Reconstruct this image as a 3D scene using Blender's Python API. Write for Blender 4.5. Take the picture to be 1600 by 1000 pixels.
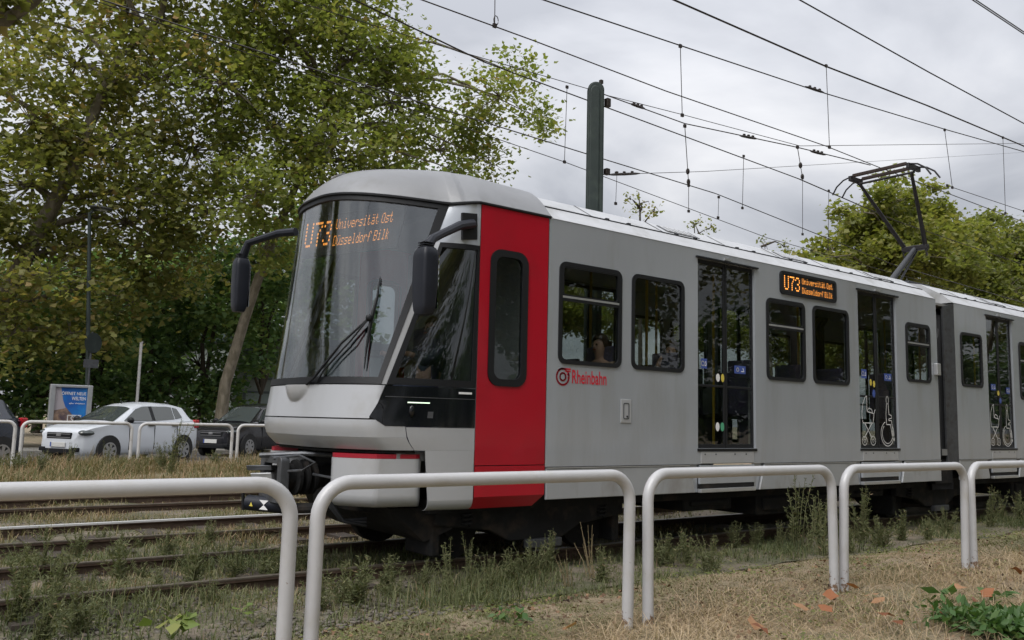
import bpy, bmesh, math, random
import numpy as np
from mathutils import Vector, Matrix

random.seed(7); rng = np.random.default_rng(7)
R = math.radians
scene = bpy.context.scene
for o in list(bpy.data.objects): bpy.data.objects.remove(o)

# ------------------------------------------------------------------ camera
FPX = 1335.7
RIGHT = Vector((0.79369857, -0.60783958, 0.02395065))
UP = Vector((-0.08964019, -0.07792546, 0.99292107))
FWD = Vector((0.60167036, 0.79022697, 0.11633618))
CAM = Vector((0, 0, 1.4))
cd = bpy.data.cameras.new('camera'); cam = bpy.data.objects.new('camera', cd)
scene.collection.objects.link(cam)
cd.sensor_width = 36; cd.lens = 36 * FPX / 1600; cd.clip_end = 2000
m = Matrix((RIGHT, UP, -FWD)).transposed().to_4x4(); m.translation = CAM
cam.matrix_world = m
scene.camera = cam

# ------------------------------------------------------------------ sky, sun, exposure
world = bpy.data.worlds.new('World'); scene.world = world; world.use_nodes = True
nt = world.node_tree; nt.nodes.clear()
def N(t, nt=nt, **kw):
    n = nt.nodes.new(t)
    for k, v in kw.items(): setattr(n, k, v)
    return n
SUN_EL, SUN_AZ = 50, 200          # azimuth of the sun seen from the scene, degrees from +X towards +Y
sky = N('ShaderNodeTexSky'); sky.sky_type = 'NISHITA'; sky.sun_disc = False
sky.sun_elevation = R(SUN_EL); sky.sun_rotation = R(90 - SUN_AZ)
bg1 = N('ShaderNodeBackground'); bg1.inputs[1].default_value = 0.06
nt.links.new(sky.outputs[0], bg1.inputs[0])
tc = N('ShaderNodeTexCoord'); sep = N('ShaderNodeSeparateXYZ'); nt.links.new(tc.outputs['Generated'], sep.inputs[0])
zz = N('ShaderNodeMath', operation='MAXIMUM'); nt.links.new(sep.outputs[2], zz.inputs[0]); zz.inputs[1].default_value = 0.0
za = N('ShaderNodeMath', operation='ADD'); nt.links.new(zz.outputs[0], za.inputs[0]); za.inputs[1].default_value = 0.22
cmb = N('ShaderNodeCombineXYZ')
for i in (0, 1):
    dv = N('ShaderNodeMath', operation='DIVIDE'); nt.links.new(sep.outputs[i], dv.inputs[0]); nt.links.new(za.outputs[0], dv.inputs[1])
    nt.links.new(dv.outputs[0], cmb.inputs[i])
n1 = N('ShaderNodeTexNoise'); n1.inputs['Scale'].default_value = 1.5; n1.inputs['Detail'].default_value = 7; n1.inputs['Roughness'].default_value = 0.5; n1.inputs['Distortion'].default_value = 0.35
nt.links.new(cmb.outputs[0], n1.inputs['Vector'])
rp = N('ShaderNodeValToRGB'); e = rp.color_ramp.elements
e[0].position = 0.38; e[0].color = (0.265, 0.275, 0.302, 1)
e[1].position = 0.64; e[1].color = (0.48, 0.483, 0.498, 1)
x = e.new(0.50); x.color = (0.36, 0.369, 0.395, 1)
nt.links.new(n1.outputs[0], rp.inputs[0])
bg2 = N('ShaderNodeBackground')
fz = N('ShaderNodeMath', operation='MULTIPLY_ADD'); nt.links.new(zz.outputs[0], fz.inputs[0]); fz.inputs[1].default_value = 1.7; fz.inputs[2].default_value = 0.58   # overcast sky: about three times brighter overhead than at the horizon
nt.links.new(fz.outputs[0], bg2.inputs[1])
nt.links.new(rp.outputs[0], bg2.inputs[0])
mx = N('ShaderNodeMixShader'); mx.inputs[0].default_value = 0.94
nt.links.new(bg1.outputs[0], mx.inputs[1]); nt.links.new(bg2.outputs[0], mx.inputs[2])
wo = N('ShaderNodeOutputWorld'); nt.links.new(mx.outputs[0], wo.inputs[0])
sd = bpy.data.lights.new('sun', 'SUN'); sd.energy = 1.5; sd.angle = R(40); sd.color = (1, 0.97, 0.93)
sun = bpy.data.objects.new('sun', sd); scene.collection.objects.link(sun)
sv = Vector((math.cos(R(SUN_EL)) * math.cos(R(SUN_AZ)), math.cos(R(SUN_EL)) * math.sin(R(SUN_AZ)), math.sin(R(SUN_EL))))
sun.rotation_euler = sv.to_track_quat('Z', 'Y').to_euler(); sun.location = (0, -20, 30)
vs = scene.view_settings
vs.view_transform = 'Standard'; vs.look = 'None'; vs.exposure = 0.85; vs.gamma = 1; vs.use_curve_mapping = False
scene.render.engine = 'CYCLES'
scene.cycles.max_bounces = 6; scene.cycles.diffuse_bounces = 3; scene.cycles.glossy_bounces = 3; scene.cycles.transparent_max_bounces = 16
scene.cycles.use_adaptive_sampling = True; scene.cycles.adaptive_threshold = 0.02

# ------------------------------------------------------------------ helpers
def ray(px, py): return RIGHT * (px - 800) - UP * (py - 500) + FWD * FPX
def at(px, py, Y):
    d = ray(px, py); return CAM + d * (Y / d.y)
def atz(px, py, z):
    d = ray(px, py); return CAM + d * ((z - CAM.z) / d.z)

def pack(ms):
    return ms if isinstance(ms, (list, tuple)) else [ms]

class MB:
    def __init__(s): s.v = []; s.f = []; s.mi = []; s.cm = 0
    def add(s, vs, fs):
        b = len(s.v); s.v += [tuple(p) for p in vs]
        for f in fs: s.f.append(tuple(b + i for i in f)); s.mi.append(s.cm)
        return s
    def box(s, c, d, rz=0, taper=1.0, rot=None):
        x, y, z = (k / 2 for k in d); vs = []
        M = rot if rot is not None else Matrix.Rotation(rz, 3, 'Z')
        for sz in (-1, 1):
            t = taper if sz > 0 else 1
            for sx, sy in ((-1, -1), (1, -1), (1, 1), (-1, 1)):
                vs.append(Vector(c) + M @ Vector((sx * x * t, sy * y * t, sz * z)))
        return s.add(vs, [(3, 2, 1, 0), (4, 5, 6, 7), (0, 1, 5, 4), (1, 2, 6, 5), (2, 3, 7, 6), (3, 0, 4, 7)])
    def bb(s, a, b):
        a, b = Vector(a), Vector(b); return s.box((a + b) / 2, [abs(k) for k in (b - a)])
    def tube(s, path, r, n=8, cap=True):
        P = [Vector(p) for p in path]; m = len(P)
        rs = r if isinstance(r, (list, tuple)) else [r] * m
        rings = []; ref = None
        for i in range(m):
            t = (P[min(i + 1, m - 1)] - P[max(i - 1, 0)]).normalized()
            if ref is None: ref = Vector((0, 0, 1)) if abs(t.z) < .9 else Vector((1, 0, 0))
            a = (ref - t * ref.dot(t)).normalized(); ref = a; b = t.cross(a)
            rings.append([P[i] + (a * math.cos(2 * math.pi * k / n) + b * math.sin(2 * math.pi * k / n)) * rs[i] for k in range(n)])
        vs = [p for rg in rings for p in rg]; fs = []
        for i in range(m - 1):
            for k in range(n):
                k2 = (k + 1) % n; fs.append((i * n + k, i * n + k2, (i + 1) * n + k2, (i + 1) * n + k))
        if cap: fs.append(tuple(range(n - 1, -1, -1))); fs.append(tuple((m - 1) * n + k for k in range(n)))
        return s.add(vs, fs)
    def cyl(s, a, b, r, n=16): return s.tube([a, b], r, n)
    def prism(s, poly, d):           # poly: list of 3d points, extruded by vector d
        n = len(poly); P = [Vector(p) for p in poly]; D = Vector(d)
        vs = P + [p + D for p in P]
        return s.add(vs, [tuple(range(n))[::-1], tuple(range(n, 2 * n))] + [(i, (i + 1) % n, n + (i + 1) % n, n + i) for i in range(n)])
    def ring(s, outer, inner, d):    # two loops of equal length, extruded
        n = len(outer); D = Vector(d); O = [Vector(p) for p in outer]; I = [Vector(p) for p in inner]
        vs = O + I + [p + D for p in O] + [p + D for p in I]; fs = []
        for i in range(n):
            j = (i + 1) % n
            fs += [(i, j, n + j, n + i), (2 * n + i, 3 * n + i, 3 * n + j, 2 * n + j), (i, 2 * n + i, 2 * n + j, j), (n + i, n + j, 3 * n + j, 3 * n + i)]
        return s.add(vs, fs)
    def grid(s, fn, nu, nv):
        vs = [fn(i / nu, j / nv) for j in range(nv + 1) for i in range(nu + 1)]; w = nu + 1
        return s.add(vs, [(j * w + i, j * w + i + 1, (j + 1) * w + i + 1, (j + 1) * w + i) for j in range(nv) for i in range(nu)])
    def shell(s, fo, fi, nu, nv):    # closed slab between outer and inner surface
        w = nu + 1; L = w * (nv + 1)
        vs = [fo(i / nu, j / nv) for j in range(nv + 1) for i in range(nu + 1)] + [fi(i / nu, j / nv) for j in range(nv + 1) for i in range(nu + 1)]
        fs = []
        for j in range(nv):
            for i in range(nu):
                q = (j * w + i, j * w + i + 1, (j + 1) * w + i + 1, (j + 1) * w + i)
                fs.append(q); fs.append(tuple(L + k for k in q[::-1]))
        for i in range(nu):
            fs.append((i, L + i, L + i + 1, i + 1)); k = nv * w + i; fs.append((k, k + 1, L + k + 1, L + k))
        for j in range(nv):
            a, b = j * w, (j + 1) * w; fs.append((a, b, L + b, L + a)); a += nu; b += nu; fs.append((a, L + a, L + b, b))
        return s.add(vs, fs)
    def ball(s, c, r, n=10, m=6, sc=(1, 1, 1)):
        c = Vector(c)
        def fn(u, v):
            a = 2 * math.pi * u; b = math.pi * (v - .5)
            return c + Vector((math.cos(a) * math.cos(b) * sc[0], math.sin(a) * math.cos(b) * sc[1], math.sin(b) * sc[2])) * r
        return s.grid(fn, n, m)
    def build(s, name, mat, parent=None, smooth=False, local=False, bevel=0, angle=35):
        me = bpy.data.meshes.new(name); me.from_pydata(s.v, [], s.f); me.update()
        ms = pack(mat)
        for q in ms: me.materials.append(q)
        if len(ms) > 1: me.polygons.foreach_set('material_index', s.mi)
        o = bpy.data.objects.new(name, me); scene.collection.objects.link(o)
        bm = bmesh.new(); bm.from_mesh(me); bmesh.ops.remove_doubles(bm, verts=bm.verts, dist=1e-5)
        bmesh.ops.recalc_face_normals(bm, faces=bm.faces)
        if smooth:
            for f in bm.faces: f.smooth = True
            for ed in bm.edges:
                if len(ed.link_faces) == 2 and ed.calc_face_angle(0) > R(angle): ed.smooth = False
        bm.to_mesh(me); bm.free()
        if bevel:
            md = o.modifiers.new('bevel', 'BEVEL'); md.width = bevel; md.segments = 2; md.limit_method = 'ANGLE'; md.angle_limit = R(40)
        setparent(o, parent, local)
        return o

def setparent(o, p, local=False):
    if p is None: return
    o.parent = p
    if not local:
        q = p; loc = Vector((0, 0, 0))
        if p.parent is None and p.type == 'EMPTY': loc = p.location
        o.matrix_parent_inverse = Matrix.Translation(-loc) if p.type == 'EMPTY' else Matrix.Identity(4)

def thing(name, label, cat, loc=(0, 0, 0), rz=0, group=None):
    o = bpy.data.objects.new(name, None); scene.collection.objects.link(o); o.empty_display_size = .3
    o.location = loc; o.rotation_euler = (0, 0, rz); return tag(o, label, cat, group)
def tag(o, label=None, cat=None, group=None, kind=None):
    if label: o['label'] = label
    if cat: o['category'] = cat
    if group: o['group'] = group
    if kind: o['kind'] = kind
    return o
def copy_tree(o, parent=None):
    c = o.copy(); scene.collection.objects.link(c); inv = o.matrix_parent_inverse.copy(); c.parent = parent; c.matrix_parent_inverse = inv
    for ch in list(o.children): copy_tree(ch, c)
    return c
def rrect(x0, x1, z0, z1, r, n=5):
    P = []
    for cx, cz, a0 in ((x1 - r, z1 - r, 0), (x0 + r, z1 - r, 90), (x0 + r, z0 + r, 180), (x1 - r, z0 + r, 270)):
        for k in range(n + 1):
            a = R(a0 + 90 * k / n); P.append((cx + r * math.cos(a), cz + r * math.sin(a)))
    return P
def ribbon(mb, pts, w, y, closed=False, d=.002):    # flat painted line in the plane Y = y
    n = len(pts)
    for i in range(n if closed else n - 1):
        a = Vector(pts[i]); b = Vector(pts[(i + 1) % n]); t = (b - a)
        if t.length < 1e-6: continue
        t.normalize(); nn = Vector((-t.y, t.x)) * w / 2; a2 = a - t * w * .35; b2 = b + t * w * .35
        q = [a2 - nn, b2 - nn, b2 + nn, a2 + nn]
        mb.add([(p.x, y, p.y) for p in q], [(0, 1, 2, 3)])
def circ(cx, cz, r, n=20, a0=0, a1=360):
    return [(cx + r * math.cos(R(a0 + (a1 - a0) * k / n)), cz + r * math.sin(R(a0 + (a1 - a0) * k / n))) for k in range(n + 1)]

def text_mesh(txt, size, name='lettering', shear=0, bold=0):
    cu = bpy.data.curves.new(name, 'FONT'); cu.body = txt; cu.size = size; cu.resolution_u = 3; cu.shear = shear; cu.offset = bold
    cu.align_x = 'LEFT'
    o = bpy.data.objects.new(name, cu); scene.collection.objects.link(o)
    dg = bpy.context.evaluated_depsgraph_get(); me = bpy.data.meshes.new_from_object(o.evaluated_get(dg))
    bpy.data.objects.remove(o); me.name = name
    return me
def place_text(txt, origin, ux, uz, width, mat, parent, name='lettering', bold=0, shear=0, local=False, height=None):
    me = text_mesh(txt, 1.0, name, shear, bold); me.materials.clear(); me.materials.append(mat)
    co = np.empty(len(me.vertices) * 3); me.vertices.foreach_get('co', co); co = co.reshape(-1, 3)
    mn, mxx = co.min(0), co.max(0); k = width / (mxx[0] - mn[0]); kz = k if height is None else height / (mxx[1] - mn[1])
    ux = np.array(ux); uz = np.array(uz)
    out = np.array(origin)[None] + (co[:, :1] - mn[0]) * k * ux + (co[:, 1:2] - mn[1]) * kz * uz
    me.vertices.foreach_set('co', out.ravel()); me.update()
    o = bpy.data.objects.new(name, me); scene.collection.objects.link(o); setparent(o, parent, local); return o

# ------------------------------------------------------------------ materials
def mat(name, col=(.5, .5, .5), rough=.5, metal=0, coat=0, noise=0, nscale=8, bump=0, bscale=40, emit=None, estr=0, spec=.5, dirt=None, dscale=3, stretch=None, col2=None, c2scale=5, c2pos=(.4, .6)):
    M = bpy.data.materials.new(name); M.use_nodes = True; t = M.node_tree; b = t.nodes['Principled BSDF']
    b.inputs['Base Color'].default_value = (*col, 1); b.inputs['Roughness'].default_value = rough; b.inputs['Metallic'].default_value = metal
    b.inputs['Coat Weight'].default_value = coat; b.inputs['Specular IOR Level'].default_value = spec; b.inputs['Coat Roughness'].default_value = .08
    if emit: b.inputs['Emission Color'].default_value = (*emit, 1); b.inputs['Emission Strength'].default_value = estr
    L = t.links.new
    co = t.nodes.new('ShaderNodeTexCoord'); mp = t.nodes.new('ShaderNodeMapping'); L(co.outputs['Object'], mp.inputs[0])
    if stretch: mp.inputs['Scale'].default_value = stretch
    last = None
    if noise or col2 or dirt:
        rgb = t.nodes.new('ShaderNodeRGB'); rgb.outputs[0].default_value = (*col, 1); last = rgb.outputs[0]
    def nz(scale, detail=5):
        n = t.nodes.new('ShaderNodeTexNoise'); n.inputs['Scale'].default_value = scale; n.inputs['Detail'].default_value = detail; n.inputs['Roughness'].default_value = .6
        L(mp.outputs[0], n.inputs['Vector']); return n
    def mixin(fac, a, c, blend='MIX'):
        q = t.nodes.new('ShaderNodeMix'); q.data_type = 'RGBA'; q.blend_type = blend
        L(fac, q.inputs[0]); L(a, q.inputs[6])
        if isinstance(c, tuple): q.inputs[7].default_value = (*c, 1)
        else: L(c, q.inputs[7])
        return q.outputs[2]
    def ramp(src, a, b_):
        r = t.nodes.new('ShaderNodeMapRange'); L(src, r.inputs[0]); r.inputs[1].default_value = a; r.inputs[2].default_value = b_; return r.outputs[0]
    if col2: last = mixin(ramp(nz(c2scale).outputs[0], *c2pos), last, col2)
    if noise:
        v = t.nodes.new('ShaderNodeMapRange'); L(nz(nscale).outputs[0], v.inputs[0]); v.inputs[1].default_value = .25; v.inputs[2].default_value = .75
        v.inputs[3].default_value = 1 - noise; v.inputs[4].default_value = 1 + noise
        hs = t.nodes.new('ShaderNodeHueSaturation'); L(v.outputs[0], hs.inputs['Value']); L(last, hs.inputs['Color']); last = hs.outputs[0]
    if dirt: last = mixin(ramp(nz(dscale, 8).outputs[0], .52, .78), last, dirt)
    if last: L(last, b.inputs['Base Color'])
    if bump:
        bp = t.nodes.new('ShaderNodeBump'); bp.inputs['Strength'].default_value = bump; bp.inputs['Distance'].default_value = .02
        L(nz(bscale).outputs[0], bp.inputs['Height']); L(bp.outputs[0], b.inputs['Normal'])
    return M

def glass(name, tint=(.3, .32, .33), ior=1.5, boost=0.0, wav=0.0):
    M = bpy.data.materials.new(name); M.use_nodes = True; t = M.node_tree; t.nodes.clear(); L = t.links.new
    tr = t.nodes.new('ShaderNodeBsdfTransparent'); tr.inputs[0].default_value = (*tint, 1)
    gl = t.nodes.new('ShaderNodeBsdfGlossy'); gl.inputs['Roughness'].default_value = .01; gl.inputs[0].default_value = (1, 1, 1, 1)
    geo = t.nodes.new('ShaderNodeNewGeometry'); dt = t.nodes.new('ShaderNodeVectorMath'); dt.operation = 'DOT_PRODUCT'; L(geo.outputs['Incoming'], dt.inputs[0]); L(geo.outputs['Normal'], dt.inputs[1])
    def mth(op, a, b=None):
        q = t.nodes.new('ShaderNodeMath'); q.operation = op; q.use_clamp = op == 'ADD'
        for k, x_ in enumerate((a, b)):
            if x_ is None: continue
            if isinstance(x_, (int, float)): q.inputs[k].default_value = x_
            else: L(x_, q.inputs[k])
        return q.outputs[0]
    f0 = ((ior - 1) / (ior + 1)) ** 2 + boost
    ad = mth('ADD', mth('MULTIPLY', mth('POWER', mth('SUBTRACT', 1.0, mth('ABSOLUTE', dt.outputs['Value'])), 5.0), 1 - f0), f0)
    if wav:
        co = t.nodes.new('ShaderNodeTexCoord'); n = t.nodes.new('ShaderNodeTexNoise'); n.inputs['Scale'].default_value = 2.2; n.inputs['Detail'].default_value = 1
        L(co.outputs['Object'], n.inputs[0]); bp = t.nodes.new('ShaderNodeBump'); bp.inputs['Strength'].default_value = wav; bp.inputs['Distance'].default_value = .05
        L(n.outputs[0], bp.inputs['Height']); L(bp.outputs[0], gl.inputs['Normal'])
    mi = t.nodes.new('ShaderNodeMixShader'); L(ad, mi.inputs[0]); L(tr.outputs[0], mi.inputs[1]); L(gl.outputs[0], mi.inputs[2])
    o = t.nodes.new('ShaderNodeOutputMaterial'); L(mi.outputs[0], o.inputs[0]); return M

def leafmat(name, stops, transl=.5, rough=.55):
    M = bpy.data.materials.new(name); M.use_nodes = True; t = M.node_tree; t.nodes.clear(); L = t.links.new
    a = t.nodes.new('ShaderNodeAttribute'); a.attribute_name = 'tone'
    r = t.nodes.new('ShaderNodeValToRGB'); el = r.color_ramp.elements
    el[0].position = stops[0][0]; el[0].color = (*stops[0][1], 1); el[1].position = stops[-1][0]; el[1].color = (*stops[-1][1], 1)
    for p, c in stops[1:-1]: q = el.new(p); q.color = (*c, 1)
    L(a.outputs['Fac'], r.inputs[0])
    d = t.nodes.new('ShaderNodeBsdfPrincipled'); d.inputs['Roughness'].default_value = rough; d.inputs['Specular IOR Level'].default_value = .35; L(r.outputs[0], d.inputs['Base Color'])
    tl = t.nodes.new('ShaderNodeBsdfTranslucent')
    g = t.nodes.new('ShaderNodeMix'); g.data_type = 'RGBA'; g.blend_type = 'MULTIPLY'; g.inputs[0].default_value = 1; L(r.outputs[0], g.inputs[6]); g.inputs[7].default_value = (1.35, 1.45, .7, 1)
    L(g.outputs[2], tl.inputs[0])
    mi = t.nodes.new('ShaderNodeMixShader'); mi.inputs[0].default_value = transl; L(d.outputs[0], mi.inputs[1]); L(tl.outputs[0], mi.inputs[2])
    o = t.nodes.new('ShaderNodeOutputMaterial'); L(mi.outputs[0], o.inputs[0]); return M

M = {}
M['silver'] = mat('silver_paint', (.395, .42, .455), .25, .3, .5, noise=.05, nscale=1.2, bump=.06, bscale=1.1, dirt=(.33, .335, .335), dscale=1.6, stretch=(1.4, 1, .22))
M['silver_low'] = mat('silver_skirt_paint', (.37, .385, .405), .36, .25, .25, noise=.06, nscale=3, dirt=(.22, .20, .17), dscale=1.8, stretch=(1.2, 1, .6))
M['silver_lit'] = mat('silver_lit_paint', (.43, .44, .46), .34, .25, .4, noise=.03, nscale=2, dirt=(.38, .38, .38), dscale=3)  # side silver brightened: the nose's stronger light is put into the colour
M['cap'] = mat('cap_paint', (.215, .22, .23), .5, .15, .1, noise=.08, nscale=3, dirt=(.17, .17, .165), dscale=2.2)
M['roof'] = mat('roof_paint', (.48, .49, .51), .5, .1, .1, noise=.08, nscale=3, dirt=(.30, .30, .29), dscale=2.2)
M['red'] = mat('red_paint', (.38, .001, .014), .34, 0, .25, noise=.06, nscale=2, bump=.05, bscale=1.2, dirt=(.30, .004, .014), dscale=1.5)
M['redstrip'] = mat('red_reflector', (.30, .006, .02), .35, 0, .1)
M['rubber'] = mat('black_rubber', (.010, .011, .013), .5, spec=.3, bump=.1, bscale=60)
M['blackpaint'] = mat('black_gloss', (.006, .007, .009), .08, 0, .2, spec=.4)
M['mirror'] = mat('mirror_plastic', (.012, .014, .021), .45, spec=.3, bump=.05, bscale=80)
M['dark'] = mat('underframe', (.012, .012, .0125), .85, spec=.25, noise=.35, nscale=6, dirt=(.045, .034, .026), dscale=5)
M['steel'] = mat('grey_steel', (.10, .105, .115), .45, .6, noise=.2, nscale=10, dirt=(.05, .04, .03), dscale=6)
M['alu'] = mat('aluminium', (.48, .49, .50), .35, .6, noise=.08)
M['interior'] = mat('interior_grey', (.20, .20, .20), .6, noise=.1)
M['ceiling'] = mat('interior_ceiling', (.22, .22, .22), .6)
M['seat'] = mat('seat_fabric', (.06, .05, .09), .9, noise=.3, nscale=30)
M['yellow'] = mat('yellow_rail', (.5, .32, .03), .4)
M['gl_side'] = glass('side_glass', (.72, .75, .74), 1.5, .0, .02)
M['gl_ws'] = glass('windscreen_glass', (.74, .78, .79), 1.5, .06, .03)
M['gl_cab'] = glass('cab_glass', (.62, .65, .65), 1.5, .03, .03)
M['led'] = mat('led_amber', (.3, .1, .02), .5, emit=(1, .36, .06), estr=1.1)
M['led_front'] = mat('led_amber_front', (.3, .1, .02), .5, emit=(1, .34, .05), estr=1.15)
M['ledbg'] = mat('led_panel', (.014, .014, .015), .4)
M['white'] = mat('white_print', (.75, .75, .75), .5)
M['bluest'] = mat('blue_sticker', (.05, .09, .32), .5)
M['yellowst'] = mat('yellow_sticker', (.62, .5, .08), .5)
M['greenst'] = mat('green_sticker', (.08, .35, .2), .5)
M['redprint'] = mat('red_print', (.52, .01, .03), .45)
M['fence'] = mat('white_tube_paint', (.44, .44, .45), .38, 0, .2, noise=.05, nscale=6, dirt=(.40, .39, .37), dscale=5)
def rusty(Mt, foot):                 # chipped paint and rust creeping up from the foot of the tubes
    t = Mt.node_tree; L = t.links.new; b = t.nodes['Principled BSDF']; src = b.inputs['Base Color'].links[0].from_socket
    co = t.nodes.new('ShaderNodeTexCoord'); n = t.nodes.new('ShaderNodeTexNoise'); n.inputs['Scale'].default_value = 16; n.inputs['Detail'].default_value = 6; n.inputs['Roughness'].default_value = .7; L(co.outputs['Object'], n.inputs[0])
    sp = t.nodes.new('ShaderNodeSeparateXYZ'); L(co.outputs['Object'], sp.inputs[0])
    h = t.nodes.new('ShaderNodeMapRange'); L(sp.outputs[2], h.inputs[0]); h.inputs[1].default_value = foot - .05; h.inputs[2].default_value = foot + .30; h.inputs[3].default_value = .22; h.inputs[4].default_value = -.04
    a = t.nodes.new('ShaderNodeMath'); a.operation = 'ADD'; L(n.outputs[0], a.inputs[0]); L(h.outputs[0], a.inputs[1])
    r = t.nodes.new('ShaderNodeMapRange'); L(a.outputs[0], r.inputs[0]); r.inputs[1].default_value = .655; r.inputs[2].default_value = .70
    q = t.nodes.new('ShaderNodeMix'); q.data_type = 'RGBA'; L(r.outputs[0], q.inputs[0]); L(src, q.inputs[6]); q.inputs[7].default_value = (.16, .10, .065, 1); L(q.outputs[2], b.inputs['Base Color'])
rusty(M['fence'], -.05)
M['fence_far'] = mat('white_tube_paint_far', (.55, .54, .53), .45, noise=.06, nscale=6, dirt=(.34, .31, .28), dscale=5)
M['wire'] = mat('wire', (.035, .028, .026), .5, .4)
M['copper'] = mat('contact_wire', (.05, .036, .032), .45, .5)
M['pole'] = mat('green_pole_paint', (.024, .034, .032), .6, spec=.3, noise=.12, nscale=5, dirt=(.045, .06, .05), dscale=4)
M['panto'] = mat('pantograph_black', (.012, .010, .012), .55)
M['arm'] = mat('pantograph_grey', (.045, .048, .055), .55)
M['rail'] = mat('rail_rust', (.075, .048, .034), .7, .3, noise=.3, nscale=12)
M['railtop'] = mat('rail_polished', (.62, .62, .62), .45, .3)
M['railtop_dull'] = mat('rail_dull', (.16, .135, .11), .45, .6, noise=.2, nscale=9)
M['sleeper'] = mat('sleeper_wood', (.045, .034, .026), .9, noise=.3, nscale=10, stretch=(4, 1, 1))
M['ballast'] = mat('track_soil', (.16, .13, .098), .95, noise=.35, nscale=9, bump=.8, bscale=22, col2=(.075, .075, .04), c2scale=2.2)
M['stone'] = mat('ballast_stone', (.13, .115, .095), .9, noise=.35, nscale=4)
M['soil'] = mat('dry_soil', (.27, .205, .14), .95, noise=.35, nscale=12, bump=.7, bscale=30, col2=(.15, .13, .075), c2scale=1.6)
M['asphalt'] = mat('asphalt', (.075, .072, .07), .9, noise=.2, nscale=5, bump=.2, bscale=90)
M['kerb'] = mat('kerb_stone', (.22, .21, .19), .85, noise=.2, nscale=6)
M['bark'] = mat('plane_bark', (.20, .172, .13), .9, noise=.25, nscale=7, col2=(.14, .12, .085), c2scale=5, c2pos=(.45, .55), bump=.4, bscale=25, stretch=(1, 1, .4))
M['bark_dark'] = mat('dark_bark', (.06, .048, .036), .9, noise=.25, nscale=9, bump=.4, bscale=25)
M['skin'] = mat('skin', (.50, .30, .22), .55)
M['hair'] = mat('brown_hair', (.05, .028, .018), .5)
M['cloth_tan'] = mat('tan_cloth', (.36, .25, .19), .9)
M['cloth_grey'] = mat('pale_cloth', (.42, .42, .44), .9)
M['cloth_blue'] = mat('blue_grey_cloth', (.06, .065, .09), .9)
M['trousers'] = mat('dark_trousers', (.03, .035, .06), .9)

# ------------------------------------------------------------------ ground and tracks
YC, HW = 8.1, 1.3
def gz(Y):
    return float(np.interp(Y, [-200, 5.2, 6.0, 15.9, 17.2, 19.6, 20.2, 23.4, 23.8, 300], [-.05, -.05, -.14, -.14, -.10, -.08, 0, 0, -.12, -.12]))
def bumpz(x, y): return .022 * math.sin(x * 2.1 + 1.3 * y) + .016 * math.sin(3.7 * y - 1.9 * x + 1) + .01 * math.sin(7 * x + 5.1 * y)
xs = sorted(set([-600, -200, -80, -40, -20, -10] + [k * .4 for k in range(-10, 70)] + [28, 30, 34, 40, 50, 70, 110, 200, 600]))
ysl = sorted(set([-600, -200, -60, -20, -8, -3, 0, 1, 2] + [2.4 + k * .3 for k in range(72)] + [24, 24.4, 25, 30, 40, 60, 120, 300, 700]))
mb = MB(); w = len(xs)
vs_ = [(x, y, gz(y) + (bumpz(x, y) if (-4 < x < 28 and 2 < y < 23) else 0)) for y in ysl for x in xs]
mb.add(vs_, [(j * w + i, j * w + i + 1, (j + 1) * w + i + 1, (j + 1) * w + i) for j in range(len(ysl) - 1) for i in range(w - 1)])
tag(mb.build('ground', M['soil'], smooth=True), kind='structure')
mb = MB(); xs2 = [-60] + [k * .4 for k in range(-10, 80)] + [40, 60, 120]; ys2 = [5.9 + k * .3 for k in range(34)]; w = len(xs2)
mb.add([(x, y, gz(y) + .012 + (bumpz(x, y) if (-4 < x < 28) else 0)) for y in ys2 for x in xs2], [(j * w + i, j * w + i + 1, (j + 1) * w + i + 1, (j + 1) * w + i) for j in range(len(ys2) - 1) for i in range(w - 1)])
tag(mb.build('track_bed', M['ballast'], smooth=True), kind='structure')
mb = MB(); mb.bb((-120, 24.6, -.3), (160, 33, -.10)); tag(mb.build('road', M['asphalt']), kind='structure')
mb = MB(); mb.bb((-120, 24.3, -.3), (160, 24.59, .0)); tag(mb.build('kerb', M['kerb'], bevel=.02), kind='structure')
mb = MB(); mb.bb((-120, 33.01, -.3), (160, 35.4, -.0)); tag(mb.build('pavement', M['kerb'], bevel=.02), kind='structure')

def track(y0, y1, name, bright, ns):
    t = bpy.data.objects.new(name, None); scene.collection.objects.link(t); t.location = (0, (y0 + y1) / 2, 0); t['kind'] = 'structure'
    for k, y in enumerate((y0, y1)):
        mb = MB()
        prof = [(-.065, -.17), (.065, -.17), (.065, -.15), (.012, -.12), (.012, -.045), (.034, -.03), (.034, -.004), (.028, .0), (-.028, .0), (-.034, -.004), (-.034, -.03), (-.012, -.045), (-.012, -.12), (-.065, -.15)]
        mb.prism([(-60, y + a, b) for a, b in prof], (220, 0, 0)); r = mb.build('rail', M['rail'], t)
        mt = MB(); mt.bb((-60, y - .036, -.018 if bright[k] else -.008), (160, y + .036, .004)); mt.build('running_surface', M['railtop'] if bright[k] else M['railtop_dull'], r)
    me = None
    for k in range(ns):
        if me is None:
            mb = MB(); mb.bb((-.12, -1.15, -.24), (.12, 1.15, -.10)); o = mb.build('sleeper', M['sleeper'], t, local=True); me = o
        else: o = me.copy(); scene.collection.objects.link(o)
        o.location = (-3.5 + k * .66, 0, 0)
    return t
track(7.38, 8.82, 'tram_track', (0, 0), 12)
track(10.36, 11.80, 'middle_tram_track', (0, 1), 18)
track(13.85, 15.3, 'far_tram_track', (0, 0), 0)

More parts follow.
